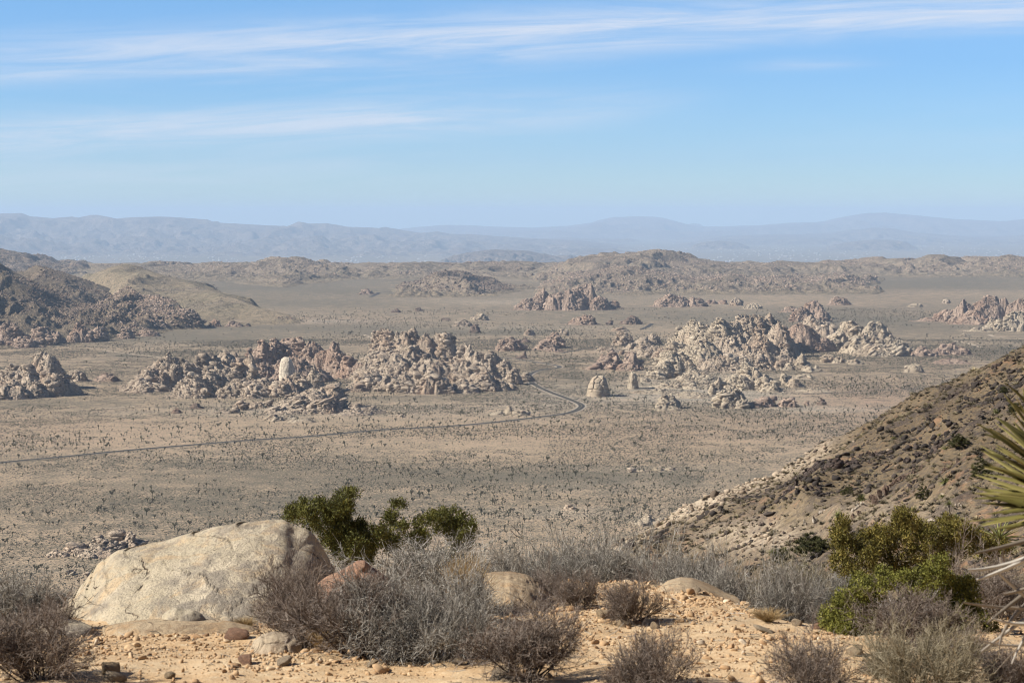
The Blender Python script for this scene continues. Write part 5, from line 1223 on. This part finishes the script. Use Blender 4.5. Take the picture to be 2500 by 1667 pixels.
# ------------------------------------------------------------------ yuccas
def leaf_strip(p0, dirn, L, w, r, droop=.35, K=6, up=None):
    """curved channelled leaf: two-sided V section"""
    d = unit(dirn); side = unit(np.cross(d, np.array([0, 0, 1.0]) + r.normal(size=3) * .25)); nrm = np.cross(side, d)
    t = np.linspace(0, 1, K); pts = [np.array(p0)]
    for k in range(1, K):
        d = unit(d + np.array([0, 0, -droop / K])); pts.append(pts[-1] + d * L / (K - 1))
    pts = np.array(pts); ww = w * np.clip(1.15 - t, 0, 1) ** .75 * np.minimum(1, .6 + t * 2); ww[-1] = w * .03
    Lf = pts - side * ww[:, None] + nrm * ww[:, None] * .45; Rt = pts + side * ww[:, None] + nrm * ww[:, None] * .45
    Lb = Lf - nrm * w * .10; Rb = Rt - nrm * w * .10; Cb = pts - nrm * w * .12
    V = np.stack([Lf, pts, Rt, Rb, Cb, Lb], 1).reshape(-1, 3); T = []
    for k in range(K - 1):
        a = k * 6; b = a + 6
        for j in range(6):
            j2 = (j + 1) % 6; T += [(a + j, a + j2, b + j2), (a + j, b + j2, b + j)]
    return V, np.array(T)
M_yleaf = twig_mat('yucca_leaf', (.06, .045, .018), (.155, .14, .033), (.42, .36, .13))
M_ydead = twig_mat('yucca_dead_leaf', (.10, .08, .06), (.34, .29, .23), (.70, .66, .58))
M_ysmall = twig_mat('slope_yucca_leaf', (.06, .06, .02), (.17, .18, .05), (.38, .38, .14))
def rosette(seed, n, L, w, lo=-.35, droop=.3, K=5):
    r = np.random.default_rng(seed); parts = []
    for i in range(n):
        a = r.uniform(0, 6.283); e_ = math.asin(np.clip(r.uniform(math.sin(lo), 1), -1, 1))
        d = np.array([math.cos(a) * math.cos(e_), math.sin(a) * math.cos(e_), math.sin(e_)])
        V, T = leaf_strip(d * L * .06, d, L * r.uniform(.75, 1.1), w, r, droop, K)
        parts.append((V, T, float(np.clip(r.normal(.55, .18), 0, 1))))
    return join(parts)
def skirt_leaves(seed, n, L, w, h):
    r = np.random.default_rng(seed); parts = []
    for i in range(n):
        a = r.uniform(0, 6.283); e_ = r.uniform(-1.3, -.45)
        d = np.array([math.cos(a) * math.cos(e_), math.sin(a) * math.cos(e_), math.sin(e_)])
        V, T = leaf_strip(np.array([0, 0, -r.uniform(0, h)]) + d * L * .05, d, L * r.uniform(.6, 1.0), w, r, .5, 4)
        parts.append((V, T, float(np.clip(r.normal(.5, .2), 0, 1))))
    return join(parts)
YV = [mesh_from('leaves', *(lambda q: (q[0], q[1], M_ysmall, q[2]))(rosette(200 + k, 60, 1.0, .045)), smooth=False) for k in range(3)]
YD = mesh_from('dead_leaves', *(lambda q: (q[0], q[1], M_ydead, q[2]))(skirt_leaves(211, 26, .8, .045, .2)), smooth=False)
def trunk_mesh(h, r0, seed=0):
    r = np.random.default_rng(seed); K = 7
    Pn = np.zeros((1, K, 3)); Pn[0, :, 2] = np.linspace(-.1, h, K); Pn[0, :, 0] = np.cumsum(r.normal(0, .02, K)) * h
    V, T, t = tubes(Pn, (np.linspace(1.15, .9, K) * r0)[None], r, np.array([.35]), 8)
    return mesh_from('trunk', V, T, M_ydead, t), Pn[0, -1]
def small_yucca(px, py, rpx, label, trunk=0.0, k=0, D=None):
    p = on_near(px, py, 22) if D is None else np.array([(px - 1250) / F * D, D, float(near_z((px - 1250) / F * D, D))])
    e = bpy.data.objects.new('yucca', None); C.objects.link(e); e.location = p; e['label'] = label; e['category'] = 'yucca'; e['group'] = 'small yuccas on the right slope'
    R_ = rpx / F * p[1]; th = trunk / F * p[1]
    if D is not None: th = max(-(py - YH) / F * D - p[2], 0.05)
    topz = np.array([0, 0, R_ * .15])
    if th > 0:
        tm, top = trunk_mesh(th, R_ * .16, int(px)); link('trunk', tm, e); topz = top
    o = link('leaves', YV[k % 3], e, loc=topz); o.scale = (R_,) * 3; o.rotation_euler = (0, 0, px)
    o = link('dead_leaves', YD, e, loc=topz); o.scale = (R_ * .9,) * 3
for i, a_ in enumerate([(2307,1180,22,'spiky yucca right of the tall split rock'),(2300,1214,13,'small bright yucca below another on the slope'),(2320,1268,14,'yucca with a bare upright trunk on the slope',36),
         (2334,1268,15,'trunkless yucca right beside the trunked one'),(2349,1272,11,'tiny green yucca right of the trunkless one'),(2105,1222,15,'small yucca left of the tall split rock'),(2044,1272,18,'yucca on a short trunk above the olive juniper',14),
         (1916,1350,16,'yucca low on the slope behind the straw grey bush'),(1886,1378,17,'yucca on a crooked dark stem behind the last grey bush',28),(2010,1338,20,'yucca left of the olive juniper'),(2100,1310,16,'yucca peeping out above the olive juniper'),
         (2232,1250,15,'yucca right above the olive juniper'),(2181,1072,8,'tiny yucca upper left on the slope'),(2202,1070,9,'tiny yucca right of another on the upper slope'),(2294,1066,9,'tiny yucca on orange soil high on the slope'),
         (2310,1100,14,'yucca leaning against the largest green shrub'),(1965,1385,15,'yucca at the left of the broad olive shrub'),(2430,1010,12,'small yucca high on the slope left of the big leaf tips')]):
    small_yucca(*a_, k=i)
small_yucca(2475, 1318, 62, 'bigger pale leaved yucca behind the olive juniper at the right edge', k=1, D=26)

# great yucca at the right edge, near the lens
def great_yucca():
    D = 7.0; cx, cz = 2650, 1245
    c = P(cx, cz, D); gz = float(near_z(c[0], c[1]))
    e = bpy.data.objects.new('yucca', None); C.objects.link(e); e.location = (c[0], c[1], gz)
    e['label'] = 'big close yucca whose long sword leaves enter from the right edge'; e['category'] = 'yucca'
    r = np.random.default_rng(5); parts = []
    tips = [(2384,1033,2500,1118),(2393,1087,2500,1160),(2381,1158,2500,1215),(2375,1185,2500,1252),(2396,1227,2500,1255),(2452,933,2560,1030),(2458,977,2570,1060),(2429,1018,2520,1075),(2398,1100,2510,1190),(2410,1130,2510,1200),(2405,1060,2500,1095),
            (2360,1272,2500,1276),(2425,1292,2520,1292),(2440,1300,2540,1280),(2470,1060,2550,1090),(2390,1205,2520,1262),(2420,1180,2520,1225),(2430,1085,2520,1150),(2445,1240,2540,1250),(2415,1045,2500,1105)]
    for _ in range(26):
        ty_ = r.uniform(940, 1330); tx_ = 2372 + abs(ty_ - 1190) * .22 + r.uniform(0, 75); tips.append((tx_, ty_, 2540, ty_ + (1245 - ty_) * .45))
    for (x1, y1, x2, y2) in tips:
        tip = P(x1, y1, D + r.uniform(-.25, .3)); root = c + (np.array([x2 - 1250, 0, -(y2 - YH)]) / F * D + np.array([0, D, 0]) - c) * .12 * np.array([1, 1, 1])
        mid = P(x2, y2, D); v1 = unit(mid - c); 
        L = np.linalg.norm(tip - c); K = 8; t = np.linspace(0, 1, K)[:, None]
        ctrl = mid * 1.0 + np.array([0, 0, .015])
        pts = (1 - t) ** 2 * c + 2 * t * (1 - t) * ctrl + t ** 2 * tip
        w = .0175 * r.uniform(.8, 1.3)
        d = unit(np.gradient(pts, axis=0)); side = unit(np.cross(d, np.array([.15, -.5, .85]))); nrm = np.cross(side, d)
        tt_ = t[:, 0]; ww = w * np.clip(1.08 - tt_, 0, 1) ** .6; ww[-1] = w * .05
        Lf = pts - side * ww[:, None] + nrm * ww[:, None] * .5; Rt = pts + side * ww[:, None] + nrm * ww[:, None] * .5
        V = np.stack([Lf, pts, Rt, Rt - nrm * .0016, pts - nrm * .0018, Lf - nrm * .0016], 1).reshape(-1, 3); T = []
        for k in range(K - 1):
            a = k * 6; b = a + 6
            for j in range(6):
                j2 = (j + 1) % 6; T += [(a + j, a + j2, b + j2), (a + j, b + j2, b + j)]
        parts.append((V - np.array(e.location), np.array(T), np.repeat(np.clip(r.normal(.5, .2) + np.linspace(0, .12, K), 0, 1), 6)))
    for i in range(90):   # the rest of the rosette, mostly outside the frame
        a = r.uniform(-1.9, 1.9); e_ = math.asin(r.uniform(-.2, 1)); d = np.array([math.cos(a) * math.cos(e_), math.sin(a) * math.cos(e_), math.sin(e_)])
        V, T = leaf_strip(c - np.array(e.location) + d * .02, d, r.uniform(.34, .46), .017, r, .25, 6)
        parts.append((V, T, float(np.clip(r.normal(.5, .2), 0, 1))))
    V, T, t = join(parts); link('leaves', mesh_from('leaves', V, T, M_yleaf, t), e)
    dead = []
    for (x1, y1, x2, y2, x3, y3) in [(2384,1415,2480,1385,2600,1310),(2363,1391,2460,1392,2600,1320),(2351,1470,2470,1492,2620,1480),(2440,1575,2440,1510,2600,1400),(2395,1590,2470,1530,2610,1440),(2412,1520,2480,1460,2600,1380),(2440,1400,2500,1460,2600,1520),
                                     (2425,1510,2500,1540,2600,1500),(2400,1565,2520,1600,2640,1520),(2470,1620,2500,1540,2600,1420),(2380,1350,2480,1330,2600,1290),(2450,1450,2520,1440,2620,1380)]:
        t = np.linspace(0, 1, 7)[:, None]; A, M_, Bz = P(x1, y1, D - .1), P(x2, y2, D + .05), P(x3, y3, D)
        pts = (1 - t) ** 2 * Bz + 2 * t * (1 - t) * M_ + t ** 2 * A; pts = pts - np.array(e.location)
        dead.append(tubes(pts[None], (.010 * np.clip(1.1 - t[:, 0], .12, 1) ** .5)[None], r, np.array([np.clip(r.normal(.6, .25), 0, 1)]), 4))
    sk = skirt_leaves(31, 60, .42, .010, .45); sk = (sk[0] + (c - np.array(e.location)), sk[1], sk[2]); dead.append(sk)
    V, T, t = join(dead); link('dead_leaves', mesh_from('dead_leaves', V, T, M_ydead, t, smooth=False), e)
    tm, top = trunk_mesh(float(c[2] - gz), .07, 3); link('trunk', tm, e)
great_yucca()

# ------------------------------------------------------------------ plain: shrubs and joshua trees
M_josh = twig_mat('joshua_tree', (.04, .038, .025), (.095, .088, .055), (.18, .155, .10))
M_scrub = twig_mat('plain_scrub', (.030, .027, .018), (.085, .073, .05), (.20, .17, .115))
r_ = np.random.default_rng(99)
foot = np.array([[l[0], l[1], l[4], l[5], l[6]] for L in OUT_FOOT for l in L])
def clear_of_rock(x, y, m=1.0):
    ok = np.ones(len(x), bool)
    for (a, b, wl, wr, d) in foot:
        dx = x - a; dx = np.where(dx < 0, dx / wl, dx / wr); ok &= (dx ** 2 + ((y - b) / d) ** 2) > m
    return ok
rc = road_c[::4]
def clear_of_road(x, y, m=9.0):
    ok = np.ones(len(x), bool)
    for k in range(0, len(x), 20000):
        s = slice(k, k + 20000)
        ok[s] = (((x[s, None] - rc[None, :, 0]) ** 2 + (y[s, None] - rc[None, :, 1]) ** 2).min(1) > m * m)
    return ok
def joshua(seed):
    r = np.random.default_rng(seed); parts = []
    h = 1.0; th = r.uniform(.3, .5)
    Pn = np.zeros((1, 4, 3)); Pn[0, :, 2] = np.linspace(-.03, th, 4); Pn[0, :, 0] = np.cumsum(r.normal(0, .012, 4))
    parts.append(tubes(Pn, np.full((1, 4), .04), r, np.array([.35]), 4))
    na = r.integers(3, 7); top = Pn[0, -1]
    for i in range(na):
        a = r.uniform(0, 6.28); e_ = r.uniform(.5, 1.35); L = r.uniform(.22, .5)
        d = np.array([math.cos(a) * math.cos(e_), math.sin(a) * math.cos(e_), math.sin(e_)])
        s = top * r.uniform(.75, 1); Q = np.stack([s, s + d * L * .5 + [0, 0, .03], s + d * L + [0, 0, .09]])
        parts.append(tubes(Q[None], np.full((1, 3), .032), r, np.array([.3]), 3))
        for c_ in (Q[2], Q[1] * .4 + Q[2] * .6):
            V, T = ico(1); V = V * r.uniform(.065, .10) * np.where(r.random((12, 1)) < .5, 1.35, .75) + c_; parts.append((V, T, float(r.uniform(.4, .9))))
    V, T, t = join(parts); V = V / V[:, 2].max(); return V, T, t
JT = [joshua(300 + k) for k in range(8)]
n = 34000
x, y, px = scatter_flat(n, 1050, 5200, -250, 2750, r_)
den = fbm(x, y, 260, 4, 97)
py_ = YH + H * F / y
keep = (r_.random(n) < np.clip(.5 + 2.2 * den, .05, 1)) & clear_of_rock(x, y, 1.05) & clear_of_road(x, y)
x, y, px, py_ = x[keep], y[keep], px[keep], py_[keep]
order = np.argsort(y); x, y, px, py_ = x[order], y[order], px[order], py_[order]
vis = (px > 0) & (px < 2500) & (py_ < np.interp(px, [0, 140, 300, 560, 690, 840, 1200, 1560, 1800, 2200, 2500], [1400, 1400, 1330, 1270, 1180, 1190, 1280, 1270, 1180, 1000, 850]))
ind = np.nonzero(vis)[0][:300]; rest = np.setdiff1d(np.arange(len(x)), ind)
hts = 3.0 * np.exp(r_.normal(0, .28, len(x)))
JM = [mesh_from('joshua_tree', V, T, M_josh, t, smooth=False) for V, T, t in JT]
for i in ind:
    o = bpy.data.objects.new('joshua_tree', JM[i % 8]); C.objects.link(o)
    o.location = (x[i], y[i], float(floor_z(x[i], y[i]))); h_ = hts[i] * 1.1; o.scale = (h_, h_, h_); o.rotation_euler = (0, 0, float(i))
    o['label'] = 'small dark joshua tree standing on the near part of the tan plain'; o['category'] = 'joshua tree'; o['group'] = 'joshua trees dotted over the near plain'
def batch_t(items, which, pos, scale, yaw, r):
    Vs, Ts, tt, off = [], [], [], 0
    for k, (V, T, t) in enumerate(items):
        m = which == k; nn = int(m.sum())
        if not nn: continue
        c_, s_ = np.cos(yaw[m]), np.sin(yaw[m]); sc_ = scale[m]
        X_ = (V[None, :, 0] * c_[:, None] - V[None, :, 1] * s_[:, None]) * sc_[:, None]; Y_ = (V[None, :, 0] * s_[:, None] + V[None, :, 1] * c_[:, None]) * sc_[:, None]
        VV = np.stack([X_, Y_, V[None, :, 2] * sc_[:, None]], -1) + pos[m][:, None]
        Vs.append(VV.reshape(-1, 3)); Ts.append((T[None] + (np.arange(nn) * len(V))[:, None, None] + off).reshape(-1, 3)); tt.append(np.tile(t, nn)); off += nn * len(V)
    return np.concatenate(Vs), np.concatenate(Ts), np.concatenate(tt)
m = rest
V, T, t = batch_t(JT, r_.integers(0, 8, len(m)), np.stack([x[m], y[m], floor_z(x[m], y[m])], 1), hts[m], r_.uniform(0, 6.3, len(m)), r_)
link('joshua_trees', mesh_from('joshua_trees', V, T, M_josh, t, smooth=False), kind='stuff', label='countless joshua trees over the far part of the plain', cat='joshua trees')
# scrub
octv = (np.array([[1, 0, 0], [-.5, .87, 0], [-.5, -.87, 0], [.1, .1, 1], [0, 0, -.2]], float), np.array([[0, 1, 3], [1, 2, 3], [2, 0, 3]]))
n = 620000
x, y, px = scatter_flat(n, 950, 3900, -150, 2650, r_)
den = fbm(x, y, 130, 5, 98) * .9 + fbm(x, y, 22, 3, 96) * .5
keep = (r_.random(n) < np.clip(.55 + 2.2 * den, .04, 1)) & clear_of_road(x, y, 8)
x, y = x[keep], y[keep]; keep = clear_of_rock(x, y, .9); x, y = x[keep], y[keep]; n = len(x)
rad = np.minimum(.56 * np.exp(r_.normal(0, .5, n)), 1.2) * (y / 1800) ** .3
zb_ = floor_z(x, y) - .05
sx, sy, sz_ = np.concatenate(SC_X), np.concatenate(SC_Y), np.concatenate(SC_Z)
x = np.concatenate([x, sx]); y = np.concatenate([y, sy]); zb_ = np.concatenate([zb_, floor_z(sx, sy) + np.clip(sz_, 0, None) + .2]); rad = np.concatenate([rad, r_.uniform(.6, 1.5, len(sx))]); n = len(x)
V, T, t = batch([octv], np.zeros(n, int), np.stack([x, y, zb_], 1), np.stack([rad, rad, rad * .85], 1), rotm(r_.uniform(0, 6.3, n), np.zeros(n), np.zeros(n)), np.clip(r_.normal(.42, .22, n), 0, 1))
link('ground_cover', mesh_from('ground_cover', V, T, M_scrub, t, smooth=False), kind='stuff', label='low creosote and sage scrub covering the valley floor', cat='ground cover')

# ------------------------------------------------------------------ hazy town in the far basin
M_house = plain_mat('house_wall', (.66, .62, .57), .7); M_roofm = plain_mat('house_roof', (.68, .64, .60), .6)
hv = np.array([[-.5,-.4,0],[.5,-.4,0],[.5,.4,0],[-.5,.4,0],[-.5,-.4,.35],[.5,-.4,.35],[.5,.4,.35],[-.5,.4,.35],[-.54,-.44,.34],[.54,-.44,.34],[.54,.44,.34],[-.54,.44,.34],[-.5,0,.52],[.5,0,.52]], float)
hq = np.array([[0,1,5],[0,5,4],[1,2,6],[1,6,5],[2,3,7],[2,7,6],[3,0,4],[3,4,7],[8,9,13],[8,13,12],[10,11,12],[10,12,13],[9,10,13],[11,8,12]])
hm = mesh_from('house', hv, hq, [M_house, M_roofm], np.zeros(14), smooth=False, midx=[0]*8+[1]*6)
n = 1700; r_ = np.random.default_rng(123)
yy_ = np.concatenate([r_.normal(628, 10, n // 2), r_.normal(612, 9, n // 4), r_.uniform(596, 652, n - n // 2 - n // 4)]); xx_ = r_.uniform(0, 2500, n)
cl_ = fbm(xx_, yy_ * 7, 90, 3, 33); keep = (r_.random(n) < np.clip(.5 + 1.4 * cl_, .03, 1)) & (yy_ > 594) & (yy_ < 655); xx_, yy_ = xx_[keep], yy_[keep]
D_ = (H + DROP) * F / (yy_ - YH); hx = (xx_ - 1250) / F * D_; order = np.argsort(D_); hx, D_, yy_ = hx[order], D_[order], yy_[order]
sz = r_.uniform(12, 34, len(hx))
yaw = r_.uniform(-.4, .4, len(hx))
vis_h = np.nonzero(yy_ < 640)[0]; ih = vis_h[:300]
for i in ih:
    o = bpy.data.objects.new('house', hm); C.objects.link(o); o.location = (hx[i], D_[i], FLOOR - DROP); o.scale = (sz[i],) * 3; o.rotation_euler = (0, 0, yaw[i])
    o['label'] = 'tiny pale house of the hazy town in the nearer part of the basin'; o['category'] = 'house'; o['group'] = 'pale houses of the hazy town'
m = np.setdiff1d(np.arange(len(hx)), ih)
V, T, t = batch([(hv, hq)], np.zeros(len(m), int), np.stack([hx[m], D_[m], np.full(len(m), FLOOR - DROP)], 1), sz[m], rotm(yaw[m], np.zeros(len(m)), np.zeros(len(m))), np.ones(len(m)))
link('town', mesh_from('town', V, T, M_house, t, smooth=False), kind='stuff', label='pale specks of a far town spread through the hazy basin', cat='town')

# ------------------------------------------------------------------ haze
def haze():
    import bmesh
    bm = bmesh.new(); bmesh.ops.create_cube(bm, size=1.0)
    me = bpy.data.meshes.new('haze'); 
    x0, x1, y0, y1, z0, z1 = -102000, 102000, -7000, 102000, FLOOR - DROP - 1, 420
    for v in bm.verts:
        v.co = ((x0 + x1) / 2 + v.co.x * (x1 - x0), (y0 + y1) / 2 + v.co.y * (y1 - y0), (z0 + z1) / 2 + v.co.z * (z1 - z0))
    bm.to_mesh(me); bm.free()
    m = bpy.data.materials.new('haze_air'); m.use_nodes = True; m.node_tree.nodes.clear(); gg = G(m.node_tree)
    out = gg.n('ShaderNodeOutputMaterial')
    v = gg.n('ShaderNodeVolumePrincipled', None, Density=HAZE_D)
    v.inputs['Color'].default_value = HAZE_C
    v.inputs['Anisotropy'].default_value = 0.0
    m.node_tree.links.new(v.outputs[0], out.inputs['Volume'])
    me.materials.append(m)
    o = link('haze', me, kind='stuff', label='pale blue desert haze lying over the whole valley', cat='haze')
HAZE_D = 2.7e-5; HAZE_C = (0.55, 0.745, 1.0, 1)
haze()
